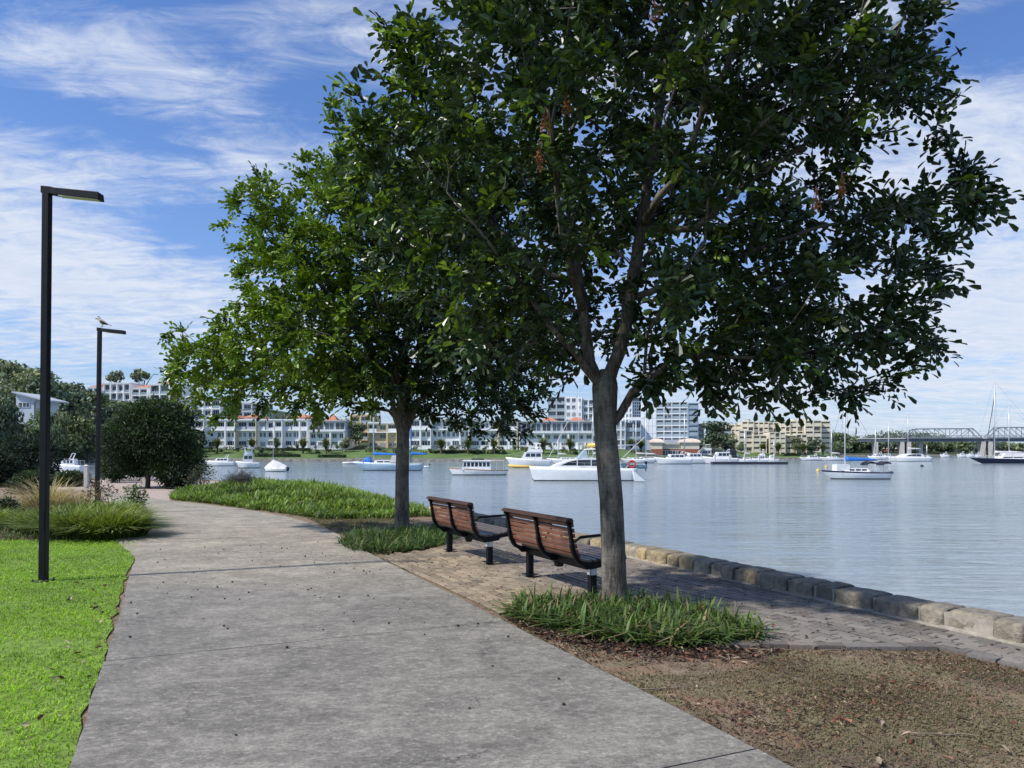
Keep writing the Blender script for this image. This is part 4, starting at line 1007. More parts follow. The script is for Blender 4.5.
def bare_shrub():
    d = 27.0; root = thing('twiggy_shrub', 'grey leafless twiggy shrub at the water edge beside the bright green bank', 'shrub', (X(240,d), d, 0.1))
    mb = MB(); rg = random.Random(3); P = []
    for i in range(120):
        a = rg.uniform(0,6.28); r = rg.uniform(.15,.62); h = rg.uniform(.3,.82)*(1.15-r*.7)
        e = Vector((r*math.cos(a)*1.1, r*math.sin(a), h)); m = e*.5+Vector((rg.gauss(0,.05), rg.gauss(0,.05), .08)); mb.tube([(0,0,0), m, e], [.012,.007,.003], 4); P += [e, m]
        for k in range(5):
            f = e.lerp(m, rg.random())+Vector((rg.gauss(0,.1), rg.gauss(0,.1), rg.uniform(-.02,.14))); mb.tube([e.lerp(m,.4), f], .004, 4); P.append(f)
    mb.build('stem', pmat('grey_twig', (.13,.115,.115), .9, 0, .2, 5), root)
    P = np.array([tuple(p) for p in P]); P = np.repeat(P, 3, 0)+RNG.normal(0,.06,(len(P)*3,3)); n = len(P)
    V, Fq, K = leaves(P, RNG.normal(size=(n,3)), RNG.normal(size=(n,3)), RNG.uniform(.03,.07,n), RNG.uniform(.01,.02,n), np.array([.12,.125,.10])*RNG.uniform(.5,1.4,(n,1)))
    npmesh('foliage', V, Fq, M['leafdull'], K, root)
bare_shrub()
simple_shrub(200, 30, 464, 492, 34, 700, .10, (.06,.075,.05), (.14,.16,.11), 'thin grey-green shrub at the foot of the round dark tree', leafy=True, seed=9)
simple_shrub(24, 36, 432, 494, 62, 5200, .20, (.018,.034,.026), (.045,.075,.05), 'large dark blue-green bush behind the nearer lamp post', seed=11, leafy=True)
simple_shrub(-10, 33, 440, 500, 60, 4200, .20, (.014,.028,.018), (.04,.065,.035), 'large dark bush farthest from the path behind the bed', seed=12, leafy=True)
simple_shrub(112, 37, 452, 482, 36, 2600, .15, (.03,.055,.018), (.07,.12,.03), 'mid green bush just behind the farther lamp post', seed=13, leafy=True)
simple_shrub(66, 33, 471, 492, 46, 2200, .14, (.03,.055,.02), (.08,.125,.035), 'low green bush in front of the white moored cruiser', seed=14, leafy=True)
simple_shrub(30, 28, 470, 500, 60, 2600, .12, (.03,.055,.025), (.08,.12,.05), 'low grey-green bush behind the dry grass', seed=15, leafy=True)
simple_shrub(116, 41, 468, 486, 40, 1200, .15, (.03,.05,.02), (.06,.1,.03), 'low bush on the shore under the round dark tree', seed=16, leafy=True)
for i in range(7):
    d = 38.5; mb = MB(); mb.ball((0,0,.12), (.26+.04*(i%3), .2, .17), 9, 6); o = mb.build('edging_stone', M['stone'], None, True)
    o.location = (X(111+i*6.5,d), d+.12*i, 0); tag(o, 'small white edging stone in the row along the gravel near the shore', 'stone', 'white edging stones')
for px, d, y0, y1, lab in ((86.5,29,466,488,'short white timber post on the gravel between the lamp posts'), (144.5,33.5,458,488,'white timber post beside the trunk of the round dark tree')):
    mb = MB(); h = (y1-y0)*d/F; mb.box(-.07,.07,-.07,.07,0,h); mb.hexa([(-.085,-.085,h),(.085,-.085,h),(.085,.085,h),(-.085,.085,h)], [(-.03,-.03,h+.05),(.03,-.03,h+.05),(.03,.03,h+.05),(-.03,.03,h+.05)])
    o = mb.build('post', M['offwhite']); o.location = (X(px,d), d, Z(y1,d)); tag(o, lab, 'post')

# ------------------------------------------------------------------ far shore terrain
SHX = [-700,-400,-150,-118,-108,-101,-97,20,60,75,112,122,160,300,800]
SHY = [ 60,  80, 100, 118,138,195,199,201,206,244,252,330,372,390,430]
def shy(x): return float(np.interp(x, SHX, SHY))
HX = [-400,-150,-110,-95,-60,0,40,80,120,160,800]
H40 = [9,8,9,8,6,3,3,3.2,2,1.5,1.5]; H90 = [16,13,12,11,9,4,4,4,3,2.5,2.5]; H200 = [20,20,20,18,15,6,6,7,5,5,5]
def land(x, y):
    s = y-shy(x)
    if s < 0: return -3.0
    base = float(np.interp(x, [-100,-84,70,85,130,160], [-.9,-.8,-.8,-1.0,-.9,-.9]))
    mid = float(np.interp(x, [-400,-100,-84,30,60,80,112,130], [3,2.6,1.7,1.7,.6,1.4,1.4,.8]))
    h = np.interp(s, [0,2,9,22,45,90,200,900], [base,base+.15,base+1.0,mid,float(np.interp(x,HX,H40))*.72+mid*.28,float(np.interp(x,HX,H90)),float(np.interp(x,HX,H200)),float(np.interp(x,HX,H200))*1.0])
    return float(h)
def far_shore():
    xs = list(np.concatenate([np.arange(-700,-160,45), np.arange(-160,170,5), np.arange(170,801,35)])); ss = [0,.02,2,5,9,15,22,32,45,65,90,140,200,400,900]
    mb = MB(); V = []
    for x in xs:
        for k, s in enumerate(ss):
            y = shy(x)+s; V.append((x, y, -3.0 if k == 0 else land(x, y)))
    n = len(ss); fs = [(i*n+k, (i+1)*n+k, (i+1)*n+k+1, i*n+k+1) for i in range(len(xs)-1) for k in range(n-1)]
    mb.add(V, fs); mats = [M['scrub'], M['farlawn'], M['rock']]
    o = mb.build('far_shore', mats, None, True)
    mi = []
    for i in range(len(xs)-1):
        for k in range(n-1):
            x = xs[i]; lawn = (-97 <= x <= 32 and 2 <= k <= 5) or (74 <= x <= 118 and 2 <= k <= 4)
            mi.append(2 if k <= 1 else (1 if lawn else 0))
    o.data.polygons.foreach_set('material_index', mi); tag(o, kind='structure')
far_shore()

# ------------------------------------------------------------------ buildings
def window_mesh(w, h, nx=2, glass='paneA', ny=1):
    key = (round(w,2), round(h,2), nx, glass, ny)
    if key in WM: return WM[key]
    mb = MB(); t = .09
    mb.box(-w/2,w/2,-.05,.02,0,t,0); mb.box(-w/2,w/2,-.05,.02,h-t,h,0)
    for i in range(nx+1):
        x = -w/2+t/2+(w-t)*i/nx; mb.box(x-t/2,x+t/2,-.048,.018,t,h-t,0)
    for i in range(1, ny): mb.box(-w/2+t,w/2-t,-.046,.016,h*i/ny-.04,h*i/ny+.04,0)
    mb.add([(-w/2+t*.5,-.02,t*.5),(w/2-t*.5,-.02,t*.5),(w/2-t*.5,-.02,h-t*.5),(-w/2+t*.5,-.02,h-t*.5)], [(0,1,2,3)], 1)
    o = mb.build('window', [M['frame'], M[glass]]); me = o.data; bpy.data.objects.remove(o); WM[key] = me
    return me
WM = {}
def rail_mesh(w, m):
    key = ('rail', round(w,2), m)
    if key not in WM:
        mb = MB(); mb.box(-w/2,w/2,0,.05,0,.88); mb.box(-w/2,w/2,-.02,.07,.882,.94); o = mb.build('railing', M[m]); WM[key] = o.data; bpy.data.objects.remove(o)
    return WM[key]
def hip_roof(mb, x0, x1, y0, y1, z, h, ov=.4, ridge=.5, mi=0):
    x0 -= ov; x1 += ov; y0 -= ov; y1 += ov; cx = (x0+x1)/2; cy = (y0+y1)/2; rl = max(.05, (x1-x0)/2-(y1-y0)/2*ridge)
    mb.hexa([(x0,y0,z),(x1,y0,z),(x1,y1,z),(x0,y1,z)], [(cx-rl,cy-.05,z+h),(cx+rl,cy-.05,z+h),(cx+rl,cy+.05,z+h),(cx-rl,cy+.05,z+h)], mi)
    mb.box(x0+.05,x1-.05,y0+.05,y1-.05,z-.18,z-.002,mi)
def facade(root, x0, x1, y, z0, nf, fh, bays, wallm, pier, kinds, rail='railing', depth=12, prot=1.0, slab=None, glass=('paneA','paneB'), seed=0, pw=.45, every=1):
    """Core wall block with floor slabs and dividing piers that stand proud of it, railings, and one window part per bay and storey.
    kinds[floor] is a string, one letter a bay: W window, D wide glazing with a railing, s small windows, - blank."""
    rg = random.Random(seed); mb = MB(); mb.box(x0,x1,y,y+depth,z0-1.5,z0+nf*fh); mb.build('wall', M[wallm], root)
    bw = (x1-x0)/bays
    if prot > 0:
        for i in range(bays+1):
            if every > 1 and i % every and i < bays: continue
            xx = x0+bw*i; mb = MB(); mb.box(max(x0,xx-pw/2), min(x1,xx+pw/2), y-prot, y-.002, z0-1.0, z0+nf*fh-.002); mb.build('pier', M[pier], root)
        for f in range(nf+1):
            if every > 1 and 0 < f < nf and kinds[f % len(kinds)].count('D')*2 < len(kinds[f % len(kinds)]): continue
            z = z0+f*fh; mb = MB(); mb.box(x0+.01, x1-.01, y-prot-.03, y-.004, z-.16, z+.14); mb.build('floor_slab', M[slab or wallm], root)
    for f in range(nf):
        ks = kinds[f % len(kinds)]
        for i in range(bays):
            k = ks[i % len(ks)]; cx = x0+bw*(i+.5); z = z0+f*fh+.14; gl = glass[0] if rg.random() < .5 else glass[1]; gl = 'paneC' if rg.random() < .13 else gl
            if k == 'D':
                child('window', window_mesh(bw-pw-.2, fh-.55, 3, gl), root, (cx, y-.06, z+.05))
                child('railing', rail_mesh(bw-pw-.02, rail), root, (cx, y-prot+.08, z+.02))
            elif k == 'W': child('window', window_mesh(bw*.62, fh*.52, 2, gl), root, (cx, y-.06, z+fh*.22))
            elif k == 'S':
                child('window', window_mesh(bw*.30, fh*.5, 2, gl), root, (cx-bw*.22, y-.06, z+fh*.22)); child('window', window_mesh(bw*.30, fh*.5, 2, gl), root, (cx+bw*.22, y-.06, z+fh*.22))
            elif k == 's': child('window', window_mesh(.9, 1.0, 1, gl), root, (cx, y-.06, z+fh*.3))
def wb(px0, px1, d): return X(px0,d), X(px1,d)
DT = 224.0
def terrace(px0, px1, label, bays, kinds, wallm='render', pier='render', roof=None, ztop=421, nf=3, dd=0, seed=0, zb=None, penth=None):
    d = DT+dd; x0, x1 = wb(px0, px1, d); zb = zb if zb is not None else Z(449,d); fh = (Z(ztop,d)-zb)/nf; cx = (x0+x1)/2
    root = thing('terrace_house', label, 'house', (cx, d, zb), R(-6)); a, b = x0-cx, x1-cx; top = nf*fh
    facade(root, a+.02, b-.02, 0, 0, nf, fh, bays, wallm, pier, kinds, seed=seed, slab='render', rail='render' if seed % 3 else 'greyrender', every=(2 if bays <= 3 else 3), glass=('paneA','paneB') if seed % 2 else ('paneB','paneB'))
    mb = MB(); mb.box(a+.02, b-.02, -1.15, 12, top+.145, top+.5); mb.build('parapet', M['render'], root)
    if roof:
        for k, (p0, p1, hh) in enumerate(roof):
            r0, r1 = wb(p0, p1, d); mb = MB(); mb.box(r0-cx+.3, r1-cx-.3, 1.2, 10, top+.5, top+.9, 1); hip_roof(mb, r0-cx, r1-cx, .9, 10.3, top+1.1, hh, .3, .7, 0); mb.build('roof', [M['terracotta'], M['render']], root)
    if penth:
        p0, p1, ph = penth; r0, r1 = wb(p0, p1, d); pr = MB(); pr.box(r0-cx, r1-cx, .9, 9, top+.5, top+.5+ph, 0); pr.box(r0-cx-.5, r1-cx+.5, .2, 9.5, top+.52+ph, top+.8+ph, 1); pw = pr.build('penthouse', [M['greyrender'], M['greyroof']], root)
        n = max(2, int((r1-r0)/2.6))
        for i in range(n): child('window', window_mesh((r1-r0)/n-.4, ph-.5, 2, 'paneA' if i % 2 else 'paneB'), pw, (r0-cx+(r1-r0)*(i+.5)/n, .84, top+.7))
    return root
terrace(160, 182.7, 'white terrace house at the start of the row directly behind the round dark tree', 3, ['DWD','WDW','DDD'], seed=14)
terrace(183, 206, 'white terrace house with dark balconies, first of the row beside the round dark tree', 2, ['DW','WD','DD'], seed=1)
terrace(206.3, 237, 'white terrace house with a small red roof, above the lawn behind the work boat', 3, ['WDD','sSS','DDD'], pier='render', roof=[(224,235,1.0)], seed=2)
terrace(237.3, 258, 'white terrace house with cream piers and red tiled roof on the far lawn', 2, ['DD','SS','DD'], pier='cream', roof=[(241,255,1.3)], seed=3)
terrace(258.3, 284, 'plain white terrace house without red tiles behind the covered keelboat', 3, ['WDs','SWS','DWD'], seed=4)
terrace(284.3, 309, 'white terrace house with red roof partly behind low-hanging leaves', 3, ['DDs','SSW','DDD'], roof=[(290,304,1.2)], seed=5)
terrace(309.3, 346, 'white end house of the row with a grey glazed top storey', 5, ['DDDDD','WWWWW'], nf=2, ztop=432, penth=(312,345,2.6), roof=None, seed=6, dd=-3)
x0, x1 = wb(322, 338, 232); mb = MB(); hip_roof(mb, -(x1-x0)/2, (x1-x0)/2, -4, 4, 0, 3.0, .3, .6); mb.box(-(x1-x0)/2+.5,(x1-x0)/2-.5,-3.5,3.5,-9,-.19,1)
rt = thing('red_roof_house', 'house with a pyramid red tiled roof just behind the end of the white row', 'house', ((x0+x1)/2, 236, Z(424,236))); mb.build('roof', [M['terracotta'], M['render']], rt)
terrace(368, 398, 'cream-walled terrace house beyond the moored blue ketch', 3, ['SWS','sWs','DWD'], wallm='cream', pier='cream', ztop=424, seed=7, dd=4)
terrace(399, 432, 'white terrace house just past the farther tree trunk', 3, ['DDD','SSS','DDD'], ztop=420, seed=8, penth=None)
terrace(432.3, 470, 'white terrace house behind the moored wooden-style launch', 4, ['DSDS','SSSS','DDDD'], ztop=420, pier='render', seed=9)
terrace(470.3, 518, 'white terrace house with cream piers mostly hidden by hanging leaves', 5, ['DDSDD','SSSSS','DSDSD'], ztop=421, pier='cream', seed=10)
terrace(519, 593, 'long white waterfront house with grey glazed upper storey and two red hipped roofs', 9, ['DDWDDDWDD','WWWWWWWWW'], nf=2, ztop=433.5, penth=(521,592,2.9), seed=11, dd=-2)
for p0, p1, lab in ((537,562,'first red pyramid roof pavilion above the long white waterfront house'),(565,590,'second red pyramid roof pavilion beside the leaning mast')):
    d = 228; x0, x1 = wb(p0, p1, d); rt = thing('roof_pavilion', lab, 'house', ((x0+x1)/2, d+4, Z(427,d))); h = (x1-x0)/2
    mb = MB(); hip_roof(mb, -h, h, -4, 4, .6, 2.5, .3, .75, 0); mb.build('roof', M['terracotta'], rt); mb = MB(); mb.box(-h+.4,h-.4,-3.6,3.6,-9,.41); w = mb.build('wall', M['render'], rt)
# houses on the hill
def hill_house(px0, px1, pyt, pyb, d, label, nf, bays, kinds, wallm='render', roof=None, prot=.7, seed=0):
    x0, x1 = wb(px0, px1, d); zb = Z(pyb,d); fh = (Z(pyt,d)-zb)/nf; cx = (x0+x1)/2
    root = thing('hillside_house', label, 'house', (cx, d, zb), R(-7)); a, b = x0-cx, x1-cx
    facade(root, a, b, 0, 0, nf, fh, bays, wallm, wallm, kinds, prot=prot, seed=seed, depth=9)
    mb = MB(); mb.box(a-.05, b+.05, -.78, 9, nf*fh+.145, nf*fh+.42); mb.build('parapet', M[wallm], root)
    mb = MB(); mb.box(a+.1,b-.1,.1,8.9,-14,-1.45); mb.build('basement', M[wallm], root)
    if roof:
        r0, r1 = wb(roof[0], roof[1], d); mb = MB(); hip_roof(mb, r0-cx, r1-cx, .5, 8.5, nf*fh+.65, roof[2], .3, .6); mb.build('roof', M['terracotta'], root)
    return root
hill_house(88, 101, 388, 402, 262, 'small white hilltop house with red roof beside the farther lamp post', 2, 2, ['WW','WD'], roof=(90,100,1.3), seed=21)
hill_house(104, 132, 384, 402, 262, 'flat-roofed white hilltop house above the round dark tree', 2, 4, ['WDDW','DWWD'], seed=22)
hill_house(132.3, 149, 389, 402, 260, 'low white hilltop house with a red gabled roof', 2, 2, ['DD'], roof=(135,148,1.2), seed=23)
hill_house(150, 181, 385, 404, 258, 'taller white hilltop house with wide windows and a small red roof at one end', 2, 3, ['DDD','DDW'], roof=(156,165,1.0), seed=24)
hill_house(168, 192, 405, 424, 244, 'white stepped hillside house below the hilltop row', 2, 3, ['DDW'], seed=25)
hill_house(194, 222, 400, 418, 246, 'white balconied hillside house behind drooping leaves', 2, 3, ['DWD'], seed=26)
hill_house(226, 262, 404, 420, 250, 'pale hillside house seen through leaves above the white row', 2, 4, ['DWDW'], wallm='greyrender', seed=27)
hill_house(350, 372, 416, 440, 243, 'cream hillside house among shrubs in the gap of the terrace row', 3, 2, ['WD','DW'], wallm='cream', seed=28)
def white_house():
    d = 150; x0, x1 = wb(16, 35, d); w = x1-x0; z = Z(412,d)
    root = thing('hillside_house', 'white house with a sloping grey roof among the trees behind the nearer lamp post', 'house', (x0, d, z))
    mb = MB(); h0 = Z(393,d)-z; h1 = Z(399,d)-z; mb.hexa([(0,0,-6),(w,0,-6),(w,8,-6),(0,8,-6)], [(0,0,h0),(w,0,h1),(w,8,h1),(0,8,h0)]); mb.build('wall', M['greyrender'], root)
    mb = MB(); mb.hexa([(-.5,-.6,h0+.02),(w+1.8,-.6,h1-.38),(w+1.8,8.5,h1-.38),(-.5,8.5,h0+.02)], [(-.5,-.6,h0+.3),(w+1.8,-.6,h1-.1),(w+1.8,8.5,h1-.1),(-.5,8.5,h0+.3)]); mb.build('roof', M['greyroof'], root)
    mb = MB(); mb.box(w+.1,w+.35,-.5,-.3,-4,h1-.6); mb.box(w+2.2,w+2.4,-.5,-.3,-4,h1-2); mb.box(w+.36,w+2.19,-.5,-.35,h1-2.1,h1-1.9); mb.build('carport_frame', M['darkalloy'], root)
    child('window', window_mesh(1.4,1.0,2,'paneB'), root, (w*.55,-.06,.9)); child('window', window_mesh(.8,1.0,1,'paneB'), root, (w*.25,-.06,.9))
white_house()
# the taller white block behind, and the glass-and-white complex
d = 300; x0, x1 = wb(548, 600, d); cx = (x0+x1)/2; zb = Z(446,d); fh = (Z(397,d)-zb)/7
rt = thing('apartment_block', 'tall white apartment block standing behind the long red-roofed waterfront house', 'apartments', (cx, d, zb), R(-10)); u = (x1-x0)
facade(rt, -u/2, -u/2+u*.33, 0, 0, 7, fh, 2, 'greyrender', 'greyrender', ['DD'], prot=1.0, glass=('paneB','paneB'), seed=31)
facade(rt, -u/2+u*.34, -u/2+u*.66, -1.5, 0, 7, fh, 3, 'render', 'render', ['WWs'], prot=0, seed=32); facade(rt, -u/2+u*.67, u/2, 0, -fh*.4, 7, fh, 3, 'render', 'render', ['WDW'], prot=.6, seed=33)
def complex_block():
    d = 236.0; X0 = lambda p: X(p, d)-X(660, d); zb = Z(449, d); root = thing('apartment_complex', 'large white and blue-glass apartment complex rising behind the red brick boathouse', 'apartments', (X(660,d), d, zb), R(-9))
    zz = lambda p: Z(p, d)-zb
    facade(root, X0(622.5), X0(632.5), 2, zz(424), 4, (zz(402)-zz(424))/4, 3, 'render', 'render', ['WWW'], prot=.25, seed=41, depth=10, glass=('paneB','paneB'))
    mb = MB(); mb.box(X0(632.6), X0(641), 1.2, 11, 0, zz(400)); mb.box(X0(632.6)+.3, X0(641)-.3, 2.2, 10, zz(400)+.01, zz(397)); st = mb.build('stair_tower', M['paneB'], root)
    mb = MB(); 
    for k in range(8): z = zz(424)+(zz(400)-zz(424))*k/7.5; mb.box(X0(632.6), X0(641), 1.08, 1.19, z, z+.22)
    for k in range(5): xx = X0(632.7)+(X0(641)-X0(632.7)-.2)*k/4; mb.box(xx, xx+.16, 1.10, 1.19, zz(424)+.23, zz(400))
    mb.build('mullion', M['bluepanel'], st)
    mb = MB(); mb.box(X0(641.2), X0(656), 0, 12, 0, zz(403)); 
    w = mb.build('blank_wall', M['render'], root); mb = MB()
    for k in range(1,6): z = zz(403)*k/6; mb.box(X0(641.2)-.01, X0(656), -.03, -.003, z, z+.10)
    for k in range(1,4): xx = X0(641.2)+(X0(656)-X0(641.2))*k/4; mb.box(xx, xx+.08, -.028, -.004, .2, zz(403)-.1)
    mb.build('panel_joint', M['greyrender'], w)
    facade(root, X0(656.1), X0(687), 1, 0, 8, zz(402)/8, 4, 'render', 'greyrender', ['DDDD','DSDD'], prot=1.1, seed=42, glass=('paneA','paneB'))
    facade(root, X0(687.2), X0(697), -1, zz(436), 6, (zz(404)-zz(436))/6, 1, 'bluepanel', 'bluepanel', ['D'], prot=.8, seed=43, glass=('paneA','paneA'))
    facade(root, X0(697.5), X0(703.5), 3, 0, 5, zz(424)/5, 1, 'beige', 'beige', ['D'], prot=.8, seed=46)
    facade(root, X0(617), X0(626), -6, 0, 3, zz(421)/3, 2, 'render', 'render', ['DD'], prot=.7, seed=44, depth=7.5)
    facade(root, X0(626.2), X0(641), -5, 0, 3, zz(423)/3, 2, 'bluepanel', 'greyrender', ['DD'], prot=1.0, seed=45, glass=('paneB','paneB'), depth=5.5)
    mb = MB(); mb.box(X0(630), X0(641), -6.5, -3, zz(423)+.6, zz(423)+1.6); mb.build('sunshade', M['render'], root)
    mb = MB(); mb.box(X0(641), X0(702), -5, .5, -.5, zz(440)); mb.build('podium', M['greyrender'], root)
complex_block()
def boathouse():
    d = 214.0; X0 = lambda p: X(p, d)-X(677, d); zb = Z(456.5, d); zz = lambda p: Z(p, d)-zb
    root = thing('boathouse', 'low red brick boathouse with cream upper band and two pale domed-roof pavilions', 'boathouse', (X(677,d), d, zb), R(-8))
    mb = MB(); mb.box(X0(655), X0(699), 0, 8, -.5, zz(449)); w = mb.build('brick_wall', M['brickwall'], root)
    for k in range(13): mb2 = child('opening', window_mesh(1.5 if k % 3 else .8, 1.5, 1, 'paneB'), w, (X0(657+k*3.3), -.06, .2))
    mb = MB(); mb.box(X0(655)-.05, X0(699)+.05, -.1, 8, zz(449)+.002, zz(444.5)); mb.build('upper_band', M['beigelight'], root)
    mb = MB(); mb.box(X0(664), X0(680), -.6, 8.3, zz(444.5)+.003, zz(443.3)); mb.build('flat_roof', M['concrete'], root)
    for p0, p1 in ((650,664),(679,700)):
        mb = MB(); mb.box(X0(p0)+.5, X0(p1)-.5, -1.2, 6, -.5, zz(443)); pv = mb.build('pavilion', M['beigelight'], root)
        mb = MB(); mb.box(X0(p0)+.1, X0(p1)-.1, -1.6, 6.4, zz(443)+.003, zz(441.8)); cxx = (X0(p0)+X0(p1))/2; hw = (X0(p1)-X0(p0))/2
        rings = [[(cxx+hw*k*sx, 2.4+4*k*sy, zz(441.8)+z) for sx, sy in ((-1,-1),(1,-1),(1,1),(-1,1))] for k, z in ((1.0,.005),(.9,.35),(.62,.75),(.25,.95))]
        mb.loft(rings); mb.build('roof', M['paleroof'], pv)
        mb = MB(); mb.box(X0(p0)+.4, X0(p1)-.4, -1.32, -1.205, -.5, zz(449)); mb.build('brick_base', M['brickwall'], pv)
boathouse()
def beige_block():
    d = 266.0; X0 = lambda p: X(p, d)-X(780, d); zb = Z(452, d); zz = lambda p: Z(p, d)-zb
    root = thing('apartment_block', 'stepped beige apartment block of six storeys above a grass bank', 'apartments', (X(780,d), d, zb), R(-9)); fh = zz(422)/6
    specs = [(733,745,4,4,424,2),(745,757,2,5,421,2),(757,772,3,5,421.5,3),(772,783,5,6,422,2),(783,793,2.5,6,421,2),(793,806,3,6,420.5,2),(806,822,1,6,420.5,2),(822,832,3,6,421,1)]
    for k, (p0, p1, y, nf, top, b) in enumerate(specs):
        facade(root, X0(p0)+.02*k, X0(p1)-.05, y+4, 0, 6, (zz(top))/6, b, 'beigelight' if k % 2 == 0 else 'beige', 'beigelight', ['DD','DW','DD'] if k != 7 else ['D'], rail='beigelight', prot=1.4, glass=('paneB','paneB'), seed=50+k, slab='beigelight', depth=10)
    for k, (p0, p1, y, nf, top, b) in enumerate([(738,751,-5,4,431,2),(751,764,-6,3,436,2),(766,781,-7,4,433,3),(782,792,-6,3,436,1),(792,802,-5,3,435,2)]):
        facade(root, X0(p0), X0(p1)-.05, y, 0, nf, zz(top)/nf, b, 'beigelight', 'beigelight', ['DW','DD','DD'], rail='beigelight', prot=1.2, glass=('paneB','paneB'), seed=60+k, slab='beigelight', depth=11)
    mb = MB()
    for p0, p1, t in ((748,752,419),(795,800,418.5),(803,806,417.5),(806,809,418.5),(825,828,419)): mb.box(X0(p0), X0(p1), 6, 10, zz(422), zz(t))
    mb.build('roof_hut', M['beigelight'], root)
    facade(root, X0(727), X0(735), 6, zz(446), 3, (zz(428)-zz(446))/3, 1, 'beige', 'beigelight', ['D'], prot=1, seed=70, glass=('paneB','paneB'))
beige_block()

# ------------------------------------------------------------------ truss bridge
def bridge():
    dL, dR = 372.0, 348.0; pL, pR = 858.0, 1075.0; A = Vector((X(pL,dL), dL, 0)); B = Vector((X(pR,dR), dR, 0)); L = (B-A).length
    root = thing('truss_bridge', 'long grey steel truss bridge crossing the water on paired pale piers', 'bridge', A, math.atan2(B.y-A.y, B.x-A.x))
    def s(px):            # picture column -> distance along the bridge
        t = (px-pL)/(pR-pL); d = dL+(dR-dL)*t; return (X(px,d)-A.x)/(B.x-A.x)*L
    zt, zb_, zr = Z(437.6,355), Z(441.6,355), Z(436.4,355); W = 6.0
    mb = MB(); mb.box(0,L,-W/2,W/2,zt-.5,zt); mb.build('deck', M['concrete'], root)
    mb = MB(); mb.box(0,L,-W/2+.3,-W/2+.8,zb_,zt-.505); mb.box(0,L,W/2-.8,W/2-.3,zb_,zt-.505)
    k = 0
    while k < L: mb.box(k,k+.25,-W/2+.2,-W/2+.29,zb_+.1,zt-.51); k += 2.6
    mb.build('girder', M['decksteel'], root)
    mb = MB(); mb.box(0,L,-W/2+.02,-W/2+.10,zt+.95,zt+1.1); mb.box(0,L,-W/2+.02,-W/2+.10,zt+.4,zt+.5)
    k = 0
    while k < L: mb.box(k,k+.12,-W/2+.03,-W/2+.09,zt+.002,zt+1.1); k += 1.6
    mb.build('railing', M['steel'], root)
    ztop = Z(428.4,355)
    def truss(p0, pt0, pt1, p1, panels, zt2):
        mb = MB(); a0, a1, c0, c1 = s(p0), s(p1), s(pt0), s(pt1)
        for y in (-W/2-.35, W/2+.35):
            def bar(q, w=.42): mb.tube([(q[0][0],y,q[0][1]),(q[1][0],y,q[1][1])], w*.46, 4, start=(0,1,0))
            bar(((c0,zt2),(c1,zt2)), .6); bar(((a0,zt),(a1,zt)), .5); bar(((a0,zt),(c0,zt2)), .6); bar(((a1,zt),(c1,zt2)), .6)
            for i in range(panels+1): xx = c0+(c1-c0)*i/panels; bar(((xx,zt),(xx,zt2)), .36)
            for i in range(panels):
                xa, xb = c0+(c1-c0)*i/panels, c0+(c1-c0)*(i+1)/panels
                bar(((xa,zt2),(xb,zt)) if i < panels/2 else ((xa,zt),(xb,zt2)), .38)
        for i in range(panels+1): xx = c0+(c1-c0)*i/panels; mb.box(xx-.15,xx+.15,-W/2-.2,W/2+.2,zt2-.12,zt2+.12)
        mb.build('truss', M['steel'], root)
    truss(903, 913.5, 970, 979, 5, ztop); truss(985.5, 995.5, 1053, 1063, 5, Z(427.4,352))
    for p in (875, 903.5, 984):
        xx = s(p)
        for k, dx in enumerate((-1.2, 1.7)) if p > 900 else ((0, 0),):
            mb = MB(); mb.hexa([(xx+dx-.9,-3.2,-3),(xx+dx+.9,-3.2,-3),(xx+dx+.9,3.2,-3),(xx+dx-.9,3.2,-3)], [(xx+dx-.85,-3,zb_-.01),(xx+dx+.85,-3,zb_-.01),(xx+dx+.85,3,zb_-.01),(xx+dx-.85,3,zb_-.01)])
            mb.box(xx+dx-1.1,xx+dx+1.1,-3.5,3.5,-3,Z(455.3,355)); mb.build('pier', M['concrete'], root)
    for p in (921,):
        xx = s(p); mb = MB(); mb.box(xx-.9,xx+.9,1,5,-3,zb_-.01); mb.build('pier', M['concrete'], root)
bridge()
d = 395; x0, x1 = wb(888, 906, d); rt = thing('brick_shed', 'low red brick shed on the shore seen under the bridge', 'shed', ((x0+x1)/2, d, Z(455,d))); w = (x1-x0)/2
mb = MB(); mb.box(-w,w,0,6,-1,3.0); wl = mb.build('wall', M['brickwall'], rt); mb = MB(); hip_roof(mb,-w,w,0,6,3.2,1.2,.4,.5); mb.build('roof', M['paleroof'], rt)
for k in range(4): child('window', window_mesh(1.6,1.6,1,'paneB'), wl, (-w+w*2*(k+.5)/4, -.06, .4))

# ------------------------------------------------------------------ trees on the far shore and the hill
def crown_mesh(seed, kind):
    rg = np.random.default_rng(seed); lobes = []
    k = {'round': 9, 'tall': 8, 'sparse': 7}[kind]
    for i in range(k):
        a = rg.uniform(0, 6.28); r = rg.uniform(.15,.62); z = rg.uniform(.35,.86) if kind != 'sparse' else rg.uniform(.6,.92); q = rg.uniform(.26,.42) if kind != 'sparse' else rg.uniform(.16,.27)
        lobes.append((r*math.cos(a)*.5, r*math.sin(a)*.5, z, q*.5*1.25, q*.5*1.25, q*.42))
    if kind != 'sparse': lobes.append((0,0,.55,.3,.3,.36))
    n = 1700 if kind != 'sparse' else 620
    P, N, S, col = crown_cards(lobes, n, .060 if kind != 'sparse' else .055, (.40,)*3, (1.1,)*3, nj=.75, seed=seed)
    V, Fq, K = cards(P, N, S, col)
    return V, Fq, K
CROWNS = {k: [crown_mesh(70+7*i+len(k), k) for i in range(3)] for k in ('round', 'tall', 'sparse')}
